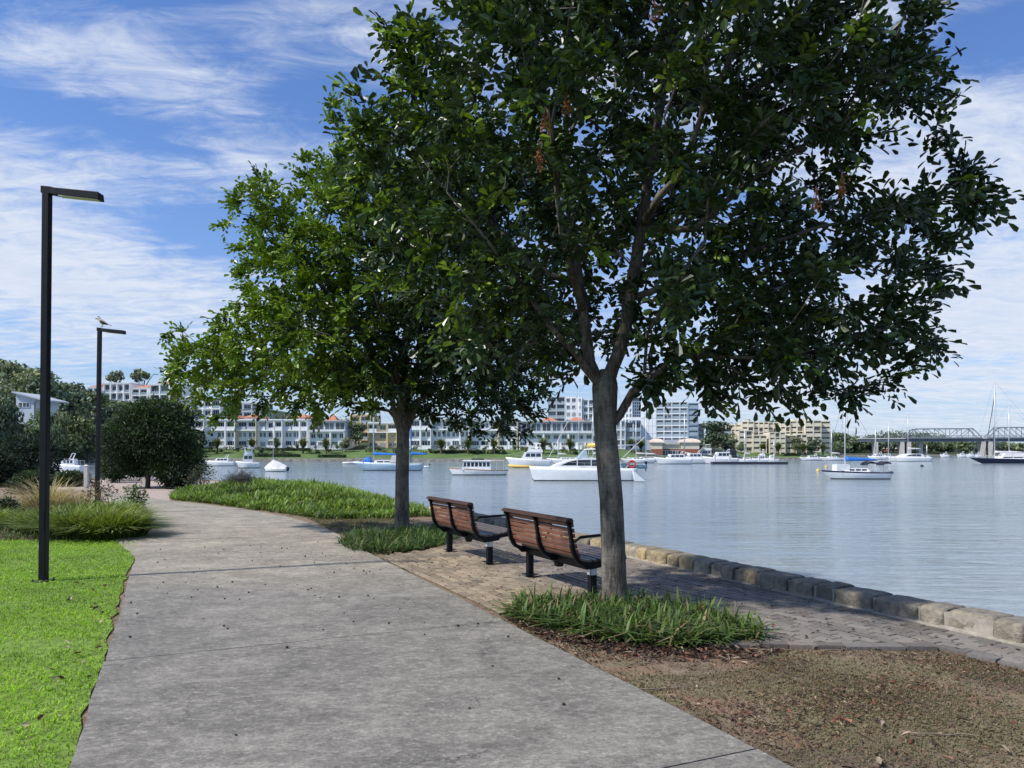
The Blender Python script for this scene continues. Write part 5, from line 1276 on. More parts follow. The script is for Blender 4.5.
def tint_mesh(name, src, c):
    V, Fq, K = src; o = npmesh(name, V, Fq, M['far'], np.clip(K*np.array(c), 0, 1)); me = o.data; bpy.data.objects.remove(o); return me
TINTS = {'dark': (.125,.18,.105), 'mid': (.22,.295,.14), 'olive': (.31,.35,.18), 'light': (.36,.42,.18), 'blue': (.16,.23,.175), 'pale': (.30,.31,.18), 'brown': (.22,.18,.11)}
CM = {}
def trunk_shape(h, w, kind):
    mb = MB(); r = max(.12, h*.022)
    if kind == 'sparse':
        mb.tube([(0,0,-1),(0,0,h*.45),(.05*w,0,h*.7)], [r,r*.8,r*.4], 6)
        for k in range(6): a = k*1.1; mb.tube([(0,0,h*.42),(w*.2*math.cos(a),w*.2*math.sin(a),h*.68),(w*.36*math.cos(a),w*.36*math.sin(a),h*.86)], [r*.5,r*.35,r*.15], 5)
    else:
        mb.tube([(0,0,-1),(0,0,h*.4),(.03*w,0,h*.75)], [r,r*.8,r*.4], 6)
        for k in range(3): a = k*2.1; mb.tube([(0,0,h*.3),(w*.25*math.cos(a),w*.25*math.sin(a),h*.6)], [r*.6,r*.25], 5)
    return mb
def far_tree_at(px, d, pyt, wpx, tint, label, kind='round', group='background trees', zb=None, var=0, name='background_tree'):
    x = X(px, d); zb = land(x, d)-.2 if zb is None else zb; h = Z(pyt, d)-zb; w = wpx*d/F
    key = (kind, var % 3, tint)
    if key not in CM: CM[key] = tint_mesh('crown', CROWNS[kind][var % 3], TINTS[tint])
    root = thing(name, label, 'tree', (x, d, zb), 0, group)
    child('crown', CM[key], root, (0,0,0), var*1.3, (w*1.15, w*1.15, h*1.06)); trunk_shape(h, w, kind).build('trunk', M['farbark'], root)
def palm(px, d, pyt, label, zb=None, s=1.0):
    x = X(px, d); zb = land(x, d)-.1 if zb is None else zb; h = Z(pyt, d)-zb
    root = thing('palm_tree', label, 'palm', (x, d, zb), random.uniform(0,6), 'palms along the far lawn')
    mb = MB(); mb.tube([(0,0,-.3),(.05,0,h*.25),(0,0,h*.5)], [.30,.24,.22], 8); mb.build('trunk', M['farbark'], root)
    n = 110; az = RNG.uniform(0,6.28,n); ln = RNG.uniform(.25,1.6,n)
    V, Fq, K = blades(np.tile(np.array([[0,0,h*.40]]),(n,1))+RNG.normal(0,.12,(n,3))*np.array([1,1,3]), h*RNG.uniform(.45,.68,n), np.full(n,.30), az, ln, np.array([.17,.20,.07])*RNG.uniform(.6,1.4,(n,1)), 4, tipw=.2)
    npmesh('crown', V, Fq, M['far'], K, root)
# tree-clad hills that read as one mass
def wood(name, label, spots, tints, seed, n=420, smin=.55, smax=.9):
    rg = np.random.default_rng(seed); Vs = []; Fs = []; Ks = []; off = 0
    for (x, y, w, h) in spots:
        lobes = [(x+rg.normal(0,w*.22), y+rg.normal(0,w*.22), land(x,y)+h*rg.uniform(.35,.8), w*rg.uniform(.22,.36), w*rg.uniform(.22,.36), h*rg.uniform(.16,.26)) for _ in range(6)]+[(x,y,land(x,y)+h*.45,w*.42,w*.42,h*.42)]
        t = TINTS[tints[rg.integers(len(tints))]]; P, N, S, col = crown_cards(lobes, n, rg.uniform(smin,smax), tuple(.45*c for c in t), tuple(1.15*c for c in t), nj=.7, seed=int(rg.integers(1e6)))
        V, Fq, K = cards(P, N, S, col); Vs.append(V); Fs.append(Fq+off); Ks.append(K); off += len(V)
    tag(npmesh(name, np.concatenate(Vs), np.concatenate(Fs), M['far'], np.concatenate(Ks)), label, 'woodland', kind='stuff')
rg = np.random.default_rng(5); sp = []
while len(sp) < 170:
    d = rg.uniform(120, 256); px = rg.uniform(-70, 205) if rg.uniform() < .8 else rg.uniform(95, 205); x = X(px, d)
    if d < shy(x)+8: continue
    if px > 150 and d > 218: continue
    pyt = np.interp(px, [-70,0,18,45,58,90,100,112,150,170,205], [350,359,354,364,372,386,400,404,404,414,424])+rg.uniform(2,26)
    if -4 < px < 54 and d < 158: pyt = max(pyt, 408+rg.uniform(0,10))
    h = Z(pyt,d)-land(x,d)
    if h < 3: continue
    h = min(h, 15); sp.append((x, d, h*rg.uniform(.7,1.0), h))
for px in range(96,190,6): d2 = 214+rg.uniform(-8,8); x2 = X(px+3,d2); d2 = max(d2, shy(x2)+4); sp.append((X(px+3,d2), d2, 7, max(3, Z(413+rg.uniform(0,8)+max(0,px-150)*.5,d2)-land(X(px+3,d2),d2)))); d3 = 226; sp.append((X(px+1,d3), d3, 6, max(3, Z(410+rg.uniform(0,6)+max(0,px-150)*.5,d3)-land(X(px+1,d3),d3))))
for k in range(60): d = rg.uniform(100,240); px = rg.uniform(-420,-70); x = X(px,d); d = max(d, shy(x)+6); sp.append((X(px,d), d, rg.uniform(7,12), rg.uniform(8,15)))
wood('hillside_woodland', 'mixed green trees covering the hillside around the white house', sp, ['dark','mid','blue','dark','olive','mid'], 6, 460)
sp = []
while len(sp) < 170:
    px = rg.uniform(826, 1090) if rg.uniform() < .7 else rg.uniform(828, 950); x = X(px, 395); d = shy(x)+rg.uniform(6,60); x = X(px,d); h = Z(np.interp(px,[826,850,905,945,962,1000,1090],[428,431,428,434,437,440,440])+rg.uniform(0,13),d)-land(x,d)
    if h > 2: sp.append((x, d, min(h,14)*rg.uniform(.8,1.2), min(h,16)))
wood('shore_woodland', 'dense green trees along the far shore behind the bridge', sp, ['mid','dark','mid','olive','blue'], 8, 300, .7, 1.1)
sp = []
for px in list(range(268,355,9))+list(range(596,622,7))+list(range(702,735,8)):
    d = 262+rg.uniform(-5,14); sp.append((X(px,d), d, 8, max(4, Z((414 if px < 400 else 432)+rg.uniform(0,6),d)-land(X(px,d),d))))
for px in range(735,830,9): d = 292; sp.append((X(px,d), d, 9, Z(418+rg.uniform(-1.5,3),d)-land(X(px,d),d)))
wood('garden_trees', 'tops of trees showing behind the far apartment buildings', sp, ['mid','dark','olive'], 9, 260, .6, .9)
T = far_tree_at
T(73, 176, 419, 44, 'light', 'pale yellow-green bushy tree on the shore between the two lamp posts', var=0, name='bushy_tree')
T(88, 182, 405, 26, 'pale', 'small pale brownish-green tree above the yellow-green bushy tree', var=1, name='bushy_tree')
T(66, 190, 390, 44, 'blue', 'blue-green spreading tree on the hill just path-side of the nearer lamp post', var=2, name='spreading_tree')
T(92, 196, 394, 34, 'mid', 'rounded mid-green hill tree directly behind the farther lamp post', var=0, name='spreading_tree')
T(28, 185, 364, 56, 'olive', 'large spreading olive-green tree crowning the hill beyond the white house', var=1, name='spreading_tree')
T(2, 200, 358, 40, 'olive', 'flat-topped olive tree at the outer end of the hill crest', var=2, name='spreading_tree')
T(5, 92, 392, 34, 'dark', 'tall dark conifer-like tree in front of the white hillside house', kind='tall', var=0, zb=0, name='dark_tree')
T(-22, 84, 375, 44, 'dark', 'tall very dark tree at the outermost edge of the hillside', kind='tall', var=1, zb=0, name='dark_tree')
T(30, 110, 421, 46, 'mid', 'mid-green tree just below the white hillside house', var=2, zb=0, name='bushy_tree')
T(8, 105, 415, 40, 'blue', 'blue-green tree below the white house and beside the dark conifer', var=1, zb=0, name='bushy_tree')
T(40, 122, 405, 36, 'mid', 'leafy green tree at the lower corner of the white hillside house', var=1, zb=0, name='bushy_tree')
T(58, 130, 409, 24, 'olive', 'olive tree just past the lower corner of the white hillside house', var=2, zb=0, name='bushy_tree')
T(115, 280, 371, 26, 'olive', 'open-crowned gum tree behind the flat-roofed hilltop house', kind='sparse', var=0, name='gum_tree')
T(143, 280, 369, 30, 'olive', 'taller open-crowned gum tree behind the low red-roofed hilltop house', kind='sparse', var=1, name='gum_tree')
T(714, 228, 423, 32, 'dark', 'big dark green tree between the glass complex and the beige apartments', var=0, name='spreading_tree')
T(698, 226, 437, 16, 'mid', 'small mid-green tree beside the boathouse roof', var=1, name='bushy_tree')
T(728, 240, 438, 18, 'dark', 'smaller dark tree at the near corner of the beige apartments', var=2, name='bushy_tree')
T(741, 256, 442, 12, 'mid', 'round green tree at the corner of the beige block by the marina mast', var=1, name='bushy_tree')
T(795, 256, 438, 14, 'olive', 'olive-green tree in front of the middle of the beige block', var=0, name='bushy_tree')
T(812, 255, 437, 16, 'dark', 'tall dark tree before the end bays of the beige block', var=2, name='bushy_tree')
T(838, 335, 434, 22, 'mid', 'green tree past the end of the beige block', var=0, name='bushy_tree')
T(356, 224, 424, 22, 'mid', 'green tree filling the gap at the end of the white terrace row', var=0, name='bushy_tree')
T(345, 216, 436, 12, 'olive', 'small tree on the lawn by the end house', var=1, name='bushy_tree')
T(558, 262, 419, 14, 'mid', 'garden tree between the red pyramid roofs and the tall white block', var=2, name='bushy_tree')
T(586, 262, 416, 12, 'olive', 'garden tree under the tall white block near its outer corner', var=1, name='bushy_tree')
for k, (px, lab) in enumerate([(217,'palm on the far lawn nearest the round dark tree'),(252,'palm on the far lawn behind the white work boat'),(276,'palm directly behind the mast of the covered keelboat'),(303,'bushy palm on the lawn past the covered keelboat'),(326,'palm before the end house of the white row'),(441,'palm behind the bow of the launch'),(468,'palm behind the launch cabin'),(494,'palm behind the stern of the launch'),(543,'palm under the first red pyramid roof'),(570,'palm beside the leaning forestay'),(631,'palm in front of the dark glass frontage by the nearer tree trunk'),(641,'palm beside the boathouse end'),(655,'palm at the corner of the boathouse'),(763,'palm before the lower beige balconies'),(778,'palm on the grass bank under the beige block'),(803,'palm on the grass bank by the marina end'),(823,'palm beyond the grass bank near the small cruiser')]):
    d = 212 if px < 600 else (218 if px < 700 else 254); palm(px, d, 437 if px < 600 else (438 if px < 700 else 442), lab)
sh = []
for px in list(np.arange(190,350,5.2))+list(np.arange(366,520,5.2))+list(np.arange(522,600,5.6)):
    d = 218+rg.uniform(-7,4); x = X(px+rg.uniform(-2,2),d); hh = rg.uniform(.8,2.6); sh.append((x, d, rg.uniform(1.2,2.6), hh))
wood('garden_shrubs', 'low garden shrubs along the front of the white terrace row', sh, ['mid','dark','olive','mid'], 19, 60, .3, .5)
def hedge(px0, px1, d, py0, py1, label, seed):
    x0, x1 = wb(px0, px1, d); z = min(land(x0,d), land(x1,d)); w = x1-x0; h = max(.7, Z(py0,d)-z); n = int(60*w)
    rgg = np.random.default_rng(seed); P = np.c_[rgg.uniform(-w/2,w/2,n), rgg.choice([-.6,.6],n)*rgg.uniform(.7,1,n), rgg.uniform(0,h,n)]; top = rgg.uniform(size=n) < .4; P[top,2] = h*rgg.uniform(.9,1.1,top.sum()); P[top,1] = rgg.uniform(-.6,.6,top.sum())
    N = np.where(top[:,None], np.array([[0,0,1.]]), np.c_[np.zeros(n), np.sign(P[:,1]), np.full(n,.3)])+rgg.normal(0,.5,(n,3))
    V, Fq, K = cards(P, N, np.full(n,.35)*rgg.uniform(.7,1.3,n), np.array([.03,.05,.018])*rgg.uniform(.5,1.6,(n,1)))
    root = thing('hedge', label, 'hedge', ((x0+x1)/2, d, z)); npmesh('foliage', V, Fq, M['far'], K, root); mb = MB(); mb.box(-w/2,w/2,-.42,.42,-.5,h*.85); mb.build('stem_core', M['scrub'], root)
hedge(255, 300, 205, 456, 460, 'clipped dark hedge at the water edge behind the covered keelboat', 1); hedge(318, 346, 204, 456.5, 460, 'clipped hedge at the water edge before the end house', 2)
hedge(430, 500, 214, 452, 456, 'long clipped hedge on the lawn behind the launch', 3); hedge(262, 310, 219, 450.5, 454, 'low hedge under the white terrace windows', 4); hedge(785, 800, 254, 455, 458, 'low hedge on the grass bank under the beige block', 5)

# ------------------------------------------------------------------ boats
def hull_mb(L, B, Fb, rake=.12, sheer=.3, transom=.75, full=2.2, stripe=False, boot=True, deck=5):
    """Hull along x, bow at -L/2. Materials: 0 topsides, 1 boot/antifouling, 2 sheer stripe, 3 deck."""
    mb = MB(); n = 16; rows = []
    zl = [-.30, 0.0, .10 if boot else .02, None, None, None]; zf = [.60, .80, 1.0]
    V = []
    for i in range(n+1):
        t = i/n; b = B/2*(1-(1-t/.58)**full if t < .58 else 1-(1-transom)*((t-.58)/.42)**1.8); zs = Fb*(1+sheer*(1-t)**2+.05*max(0,t-.6))
        zz = [-.30, 0.0, .10, zs*zf[0], zs*zf[1], zs]; mm = [.25, .80, .85, .97, .99, 1.0]
        for s in (-1, 1):
            for z, m in zip(zz, mm):
                xx = -L/2+L*t+rake*L*(1-max(0,z)/Fb)*max(0,1-t/.5)**1.4-(.04*L*(1-max(0,z)/Fb) if t > .9 else 0)*(t-.9)*10
                V.append((xx, s*max(b,.02)*m, z))
    R6 = 6; st = 12; fs = []; mi = []
    for i in range(n):
        for s in (0, 1):
            for r in range(5):
                a = i*st+s*R6+r; q = (a, a+st, a+st+1, a+1)
                fs.append(q if s else q[::-1]); mi.append(1 if r <= 1 else (2 if r == 4 and stripe else 0))
        fs.append((i*st+5, i*st+11, (i+1)*st+11, (i+1)*st+5)); mi.append(3)
    e = n*st; fs.append((e+0,e+1,e+2,e+3,e+4,e+5,e+11,e+10,e+9,e+8,e+7,e+6)); mi.append(0)
    mb.v = V; mb.f = fs; mb.m = mi
    return mb
def cab(x0, x1, hw, z0, z1, rf, rb, top=.82):
    """Cabin trunk with raked ends."""
    mb = MB(); mb.hexa([(x0,-hw,z0),(x1,-hw,z0),(x1,hw,z0),(x0,hw,z0)], [(x0+rf,-hw*top,z1),(x1-rb,-hw*top,z1),(x1-rb,hw*top,z1),(x0+rf,hw*top,z1)]); return mb
def side_windows(par, x0, x1, hw, z0, z1, n, z_lo, z_hi, top=.82, mat='glass', gap=.12, rf=0, rb=0, name='window'):
    """n window panes on either side, sitting just proud of the sloping cabin side."""
    w = (x1-x0)/n
    for s in (-1, 1):
        for i in range(n):
            a, b = x0+w*i+gap/2, x0+w*(i+1)-gap/2
            def y(z): return s*(hw*(1-(1-top)*(z-z0)/(z1-z0))+.015)
            ra = rf if i == 0 else 0; rbb = rb if i == n-1 else 0
            mb = MB(); mb.hexa([(a,y(z_lo),z_lo),(b,y(z_lo),z_lo),(b,y(z_lo)-s*.02,z_lo),(a,y(z_lo)-s*.02,z_lo)], [(a+ra,y(z_hi),z_hi),(b-rbb,y(z_hi),z_hi),(b-rbb,y(z_hi)-s*.02,z_hi),(a+ra,y(z_hi)-s*.02,z_hi)]); mb.build(name, M[mat], par)
def rig(root, x, z0, top, L, Fb, mast='alloy', boom=None, cover=None, bz=None, furl=None, r=.07, stays=True, spread=True):
    mb = MB(); mb.tube([(x,0,z0),(x,0,top)], [r, r*.75], 8)
    m = mb.build('mast', M[mast], root, True)
    if spread:
        mb = MB(); mb.tube([(x,-.8,z0+(top-z0)*.55),(x,.8,z0+(top-z0)*.55)], .03, 6); mb.build('spreader', M[mast], m)
    if stays:
        mb = MB(); mb.tube([(L/2-.1,0,Fb),(x,0,top-.05)], .012, 4); mb.tube([(-L/2+.1,0,Fb*1.2),(x,0,top-.05)], .012, 4)
        for s in (-1,1): mb.tube([(x+.1,s*1.1,Fb),(x,s*.75,z0+(top-z0)*.55),(x,0,top-.1)], .012, 4)
        mb.build('stay', M['darkalloy'], m)
    if furl: mb = MB(); mb.tube([(-L/2+.25,0,Fb*1.25+.3),(x-.25,0,z0+(top-z0)*furl)], .07, 7); mb.build('furled_sail', M['whitecanvas'], m)
    if boom:
        bz = bz or z0+1.0; mb = MB(); mb.tube([(x,0,bz),(x+boom,0,bz+.1)], .06, 7); bo = mb.build('boom', M[mast], m, True)
        if cover: mb = MB(); k = [(0,.36),(.12,.30),(.45,.24),(.8,.17),(1,.10)]; mb.loft([[(x+boom*t+(.05 if t == 0 else 0), c*sy*.5, bz+.05+sz*c) for sy, sz in ((-1,.0),(-.9,.5),(-.3,1.2),(.3,1.2),(.9,.5),(1,0),(.5,-.25),(-.5,-.25))] for t, c in k]); mb.build('sail_cover', M[cover], bo, True)
    return m
def rails(root, L, B, Fb, name='guard_rail'):
    mb = MB()
    for s in (-1,1):
        pts = [(-L/2+.15,s*.1,Fb*1.3+.55),(-L*.3,s*B*.40,Fb*1.15+.55),(0,s*B*.48,Fb+.55),(L*.3,s*B*.46,Fb+.55),(L/2-.1,s*B*.38,Fb+.55)]
        mb.tube(pts, .014, 4)
        for p in pts: mb.tube([(p[0],p[1],p[2]-.6),(p[0],p[1],p[2])], .014, 4)
    mb.build(name, M['alloy'], root)
def at(px0, px1, d): return (X((px0+px1)/2,d), d, WZ), (px1-px0)*d/F
def dof(py): return (EYE-WZ)*F/(py-HOR)
BG = None
def hull(root, L, B, Fb, mats, **k): return hull_mb(L,B,Fb,**k).build('hull', [M[m] for m in mats], root, True)
WH = ('white','antifoul','navy','offwhite')
def sailboat(px0, px1, pyw, mastpx, masttop, label, Fb=.8, mats=WH, flip=False, rz=0, mast='alloy', boom=.36, cover='whitecanvas', furl=None, B=None, cabh=.42, stripe=False, cabin='white', group=None, r=.07, boat='sailing_boat', dodger=None, stays=True):
    d = dof(pyw); loc, L = at(px0, px1, d); f = -1 if flip else 1
    root = thing(boat, label, 'sailboat', loc, rz+(PI if flip else 0), group); B = B or L*.30
    hull(root, L, B, Fb, mats, stripe=stripe)
    c0, c1 = -L*.22, L*.16; cb = cab(c0, c1, B*.30, Fb*1.0, Fb+cabh, .25, .05).build('cabin', M[cabin], root); side_windows(cb, c0+.5, c1-.25, B*.30, Fb, Fb+cabh, 3, Fb+cabh*.4, Fb+cabh*.8)
    mx = ((mastpx-512)/F*d-loc[0])*f
    r = max(r, d*.00068)
    rig(root, mx, Fb+cabh*.5, Z(masttop,d)-WZ, L, Fb, mast, L*boom if boom else None, cover, Fb+cabh+.75, furl, r, stays)
    rails(root, L, B, Fb)
    if dodger: mb = cab(c1-.2, c1+.9, B*.32, Fb+.15, Fb+cabh+.75, .35, .0, .9); mb.build('spray_hood', M[dodger], root)
    return root, L, B, d
def cruiser(px0, px1, pyw, label, Fb=1.1, flip=False, fly=True, rz=0, group=None, h=1.1, name='motor_cruiser', canopy=None, mats=('white','antifoul','navy','offwhite'), stripe=False):
    d = dof(pyw); loc, L = at(px0, px1, d); root = thing(name, label, 'motorboat', loc, rz+(PI if flip else 0), group); B = L*.31
    hull(root, L, B, Fb, mats, rake=.10, sheer=.35, transom=.88, stripe=stripe)
    c0, c1 = -L*.20, L*.28; cb = cab(c0, c1, B*.40, Fb, Fb+h, L*.09, .1).build('cabin', M['white'], root); side_windows(cb, c0+L*.10, c1-.2, B*.40, Fb, Fb+h, 3, Fb+h*.38, Fb+h*.84, rf=L*.02)
    mb = MB(); mb.hexa([(c0+.05*L*.7-.02,-B*.30,Fb+h*.40),(c0+.05*L*.7-.02,B*.30,Fb+h*.40),(c0+.06*L*.7,B*.30,Fb+h*.40),(c0+.06*L*.7,-B*.30,Fb+h*.40)], [(c0+.085*L-.02,-B*.28,Fb+h*.88),(c0+.085*L-.02,B*.28,Fb+h*.88),(c0+.09*L,B*.28,Fb+h*.88),(c0+.09*L,-B*.28,Fb+h*.88)]); mb.build('windscreen', M['glass'], cb)
    if fly:
        f0, f1 = c0+L*.13, c1+.1; fb = cab(f0, f1, B*.36, Fb+h+.003, Fb+h+.55, .5, .1, .9).build('flybridge', M['white'], root)
        mb = MB(); mb.hexa([(f0+.9,-B*.34,Fb+h+1.45),(f1-.3,-B*.34,Fb+h+1.45),(f1-.3,B*.34,Fb+h+1.45),(f0+.9,B*.34,Fb+h+1.45)], [(f0+1.0,-B*.32,Fb+h+1.58),(f1-.4,-B*.32,Fb+h+1.58),(f1-.4,B*.32,Fb+h+1.58),(f0+1.0,B*.32,Fb+h+1.58)])
        for s in (-1,1):
            for xx in (f0+1.1, f1-.5): mb.tube([(xx,s*B*.32,Fb+h+.5),(xx,s*B*.32,Fb+h+1.5)], .04, 5)
        mb.build('canopy', M[canopy or 'white'], fb)
    else:
        mb = MB(); mb.tube([(c1-.6,-B*.3,Fb+h),(c1-.3,-B*.3,Fb+h+.6),(c1-.3,B*.3,Fb+h+.6),(c1-.6,B*.3,Fb+h)], .05, 6); mb.build('targa_arch', M['white'], root)
        if canopy: mb = cab(c1-.4, L*.44, B*.38, Fb+.2, Fb+h+.4, .2, .2, .85); mb.build('canopy', M[canopy], root)
    rails(root, L, B, Fb); return root
def tender(px0, px1, pyw, label, mat='white', flip=False, motor=True, name='dinghy', rz=0, group=None):
    d = dof(pyw); loc, L = at(px0, px1, d); root = thing(name, label, 'dinghy', loc, rz+(PI if flip else 0), group); B = L*.45; r = min(.24, L*.09)
    mb = MB(); mb.tube([(L/2,-B/2+r,r*.8),(L*.1,-B/2+r*.9,r*.9),(-L*.25,-B*.36,r*1.1),(-L*.42,-B*.16,r*1.5),(-L*.46,0,r*1.7),(-L*.42,B*.16,r*1.5),(-L*.25,B*.36,r*1.1),(L*.1,B/2-r*.9,r*.9),(L/2,B/2-r,r*.8)], r, 9); mb.build('tube', M[mat], root, True)
    mb = MB(); mb.box(-L*.3,L*.44,-B*.3,B*.3,.02,.10); mb.box(L*.40,L*.43,-B*.32,B*.32,.101,.45); mb.box(-.02,.25,-B*.34,B*.34,.28,.32); mb.build('floor', M['offwhite'], root)
    if motor: mb = MB(); mb.loft([[(L*.44,-.12,.40),(L*.44,.12,.40),(L*.52,.12,.42),(L*.52,-.12,.42)],[(L*.43,-.13,.72),(L*.43,.13,.72),(L*.53,.12,.70),(L*.53,-.12,.70)]]); mb.box(L*.46,L*.49,-.05,.05,-.3,.4); mb.build('outboard', M['darkcanvas'], root)
    return root
# main sloop, bow towards the beige apartments
root, L, B, d = sailboat(823, 890, 479, 845, 393, 'white sloop with navy sheer stripe and bright blue sail cover', Fb=.72, stripe=True, cover='bluecover', boom=.48, cabh=.40, r=.085, cabin='white')
mb = MB(); mb.box(-L*.33,-L*.13,-.55,.55,.86,1.50); mb.build('deck_box', M['white'], root)
for x0, w in ((L*.10,.75),(L*.34,.6)):
    mb = MB(); pr = [(0,-.05),(.12,.10),(.5,.2),(.95,.12),(1.0,.04),(.5,.12),(.15,.02)]
    mb.loft([[(x0+a*w*1.5, -.75, 1.50+b*1.7) for a, b in pr], [(x0+a*w*1.5, .75, 1.50+b*1.7) for a, b in pr]]); cv = mb.build('canopy', M['darkcanvas'], root)
    mb = MB()
    for s in (-.7,.7): mb.tube([(x0+.2,s,1.75),(x0+.5,s,.8)], .02, 5); mb.tube([(x0+.9*w*1.4,s,1.85),(x0+.5,s,.8)], .02, 5)
    mb.build('canopy_frame', M['alloy'], cv)
mb = MB()
for s in (-.7,.7): mb.tube([(L*.45,s,.7),(L*.46,s,2.6)], .03, 5)
mb.tube([(L*.46,-.7,2.6),(L*.46,.7,2.6)], .03, 5); mb.build('stern_arch', M['alloy'], root)
mb = MB(); mb.loft([[(L*.505,-.15,.45),(L*.505,.15,.45),(L*.525,.15,.45),(L*.525,-.15,.45)],[(L*.50,-.15,.8),(L*.50,.15,.8),(L*.54,.15,.8),(L*.54,-.15,.8)]]); mb.build('outboard', M['darkalloy'], root)
# navy yacht
root, L, B, d = sailboat(972, 1062, 464, 994.5, 381, 'long navy-hulled yacht with white deck and white-covered boom in front of the bridge', Fb=1.05, mats=('navy','white','white','white'), cover='whitecanvas', boom=.34, cabh=.6, r=.13, B=4.2, stays=True, mast='alloy')
mb = MB(); mb.tube([(-L*.36,0,1.7),(-L*.243,0,Z(393,d)-WZ)], .07, 6); mb.build('furled_sail', M['darkcanvas'], root); mb = MB(); mb.tube([(-L*.27,0,1.7),(-L*.245,0,Z(410,d)-WZ)], .05, 6); mb.build('staysail', M['darkcanvas'], root)
mx2 = (1009-512)/F*d-X(1017,d); rig(root, mx2, 1.2, Z(404,d)-WZ, L, 1.05, 'alloy', 3.0, 'whitecanvas', 2.4, None, .09)
mb = cab(-L*.20, L*.15, 1.2, 1.1, 2.35, .8, .6, .7); mb.build('deck_cover', M['whitecanvas'], root)
# catamaran in front, half behind the nearer trunk
def catamaran(px0, px1, pyw, label, mastpx=None, masttop=None, furl=None, det=True, group=None):
    d = dof(pyw); loc, L = at(px0, px1, d); root = thing('catamaran', label, 'catamaran', loc, 0, group); B = L*.5; Fb = L*.115
    for s in (-1,1):
        h = hull_mb(L, L*.13, Fb, rake=.03, sheer=.12, transom=.7).build('hull', [M[m] for m in WH], root, True); h.location = (0, s*B*.42, 0)
        if det:
            mb = MB(); mb.hexa([(L*.44,s*B*.42-.5,.1),(L*.53,s*B*.42-.5,.1),(L*.53,s*B*.42+.5,.1),(L*.44,s*B*.42+.5,.1)], [(L*.42,s*B*.42-.5,Fb*.9),(L*.46,s*B*.42-.5,Fb*.55),(L*.46,s*B*.42+.5,Fb*.55),(L*.42,s*B*.42+.5,Fb*.9)]); mb.build('stern_step', M['white'], h)
    mb = MB(); mb.box(-L*.22,L*.40,-B*.40,B*.40,Fb*.55,Fb*1.0+.01); mb.build('bridge_deck', M['white'], root)
    h = Fb*.85; pr = [(-L*.32,0),(-L*.24,.42),(-L*.12,.80),(L*.02,1.0),(L*.18,.98),(L*.26,.80),(L*.30,0)]
    mb = MB(); mb.loft([[(a, y, Fb*1.0+b*h) for a, b in pr] for y in (-B*.44,-B*.40,B*.40,B*.44)][0:4]); cb = mb.build('cabin', M['white'], root)
    for s in (-1,1):
        y = s*(B*.44+.012); zz = lambda k: Fb+h*k
        for quad in ([(-L*.22,.30),(-L*.07,.30),(-L*.07,.80),(-L*.14,.66)], [(-L*.06,.28),(L*.06,.28),(L*.06,.84),(-L*.06,.82)], [(L*.07,.26),(L*.20,.26),(L*.18,.82),(L*.07,.84)]):
            mb = MB(); a = [(x, y, zz(k)) for x, k in quad]; b = [(x, y-s*.03, zz(k)) for x, k in quad]; mb.loft([a, b] if s < 0 else [b, a]); mb.build('window', M['glass'], cb)
    if det:
        mb = MB(); mb.hexa([(L*.02,-B*.22,Fb+h+.8),(L*.32,-B*.26,Fb+h+.9),(L*.32,B*.26,Fb+h+.9),(L*.02,B*.22,Fb+h+.8)], [(L*.03,-B*.2,Fb+h+.92),(L*.31,-B*.24,Fb+h+1.02),(L*.31,B*.24,Fb+h+1.02),(L*.03,B*.2,Fb+h+.92)]); bt = mb.build('hard_top', M['offwhite'], root)
        mb = MB()
        for s in (-1,1):
            for xx in (L*.05, L*.17, L*.30): mb.tube([(xx,s*B*.2,Fb+h*.7),(xx+.02,s*B*.2,Fb+h+.88)], .05, 5)
        mb.build('support', M['alloy'], bt)
        mb = MB(); mb.hexa([(-L*.05,-B*.25,Fb+h*.95),(L*.04,-B*.25,Fb+h*.98),(L*.04,B*.25,Fb+h*.98),(-L*.05,B*.25,Fb+h*.95)], [(L*.015,-B*.21,Fb+h+.75),(L*.035,-B*.21,Fb+h+.80),(L*.035,B*.21,Fb+h+.80),(L*.015,B*.21,Fb+h+.75)]); mb.build('windscreen', M['railing'], bt)
        mb = MB(); mb.tube([(L*.05,-.25,Fb+h+1.25),(L*.30,-.25,Fb+h+1.3)], .22, 8); mb.build('sail_bag', M['yellow'], root, True)
    if mastpx: mx = (mastpx-512)/F*d-loc[0]; rig(root, mx, Fb+h*.9, Z(masttop,d)-WZ, L, Fb, 'alloy', L*.36 if not det else L*.26, 'whitecanvas' if not det else None, Fb+h+1.2, furl, .09)
    rails(root, L, B, Fb, 'guard_rail'); return root, L, B, Fb, d
root, L, B, Fb, d = catamaran(530, 634, 480, 'big white catamaran with curved dark cabin windows, half hidden by the nearer trunk', 610, 345, None)
mb = MB(); 
for s in (-.8,.8): mb.tube([(L*.40,s,Fb*.9),(L*.46,s,Fb*1.5),(L*.56,s,Fb*1.5)], .05, 6)
mb.build('davit', M['alloy'], root)
tn = tender(621, 645, 480, 'grey-green inflatable dinghy hung from davits at the stern of the big catamaran', 'teal', motor=True); tn.location = (X(634,d), d-.2, WZ+1.15); tn.rotation_euler = (0,0,0)
mb = MB()
for k in range(14):
    a0, a1 = 2*PI*k/14, 2*PI*(k+1)/14; mb.tube([(.33*math.cos(a0),0,.33*math.sin(a0)),(.33*math.cos(a1),0,.33*math.sin(a1))], .095, 8)
o = mb.build('life_ring', M['red'], None, True); o.location = (X(630.5,d), d-.9, Z(464,d)); tag(o, 'red life ring at the stern of the big catamaran', 'life ring')
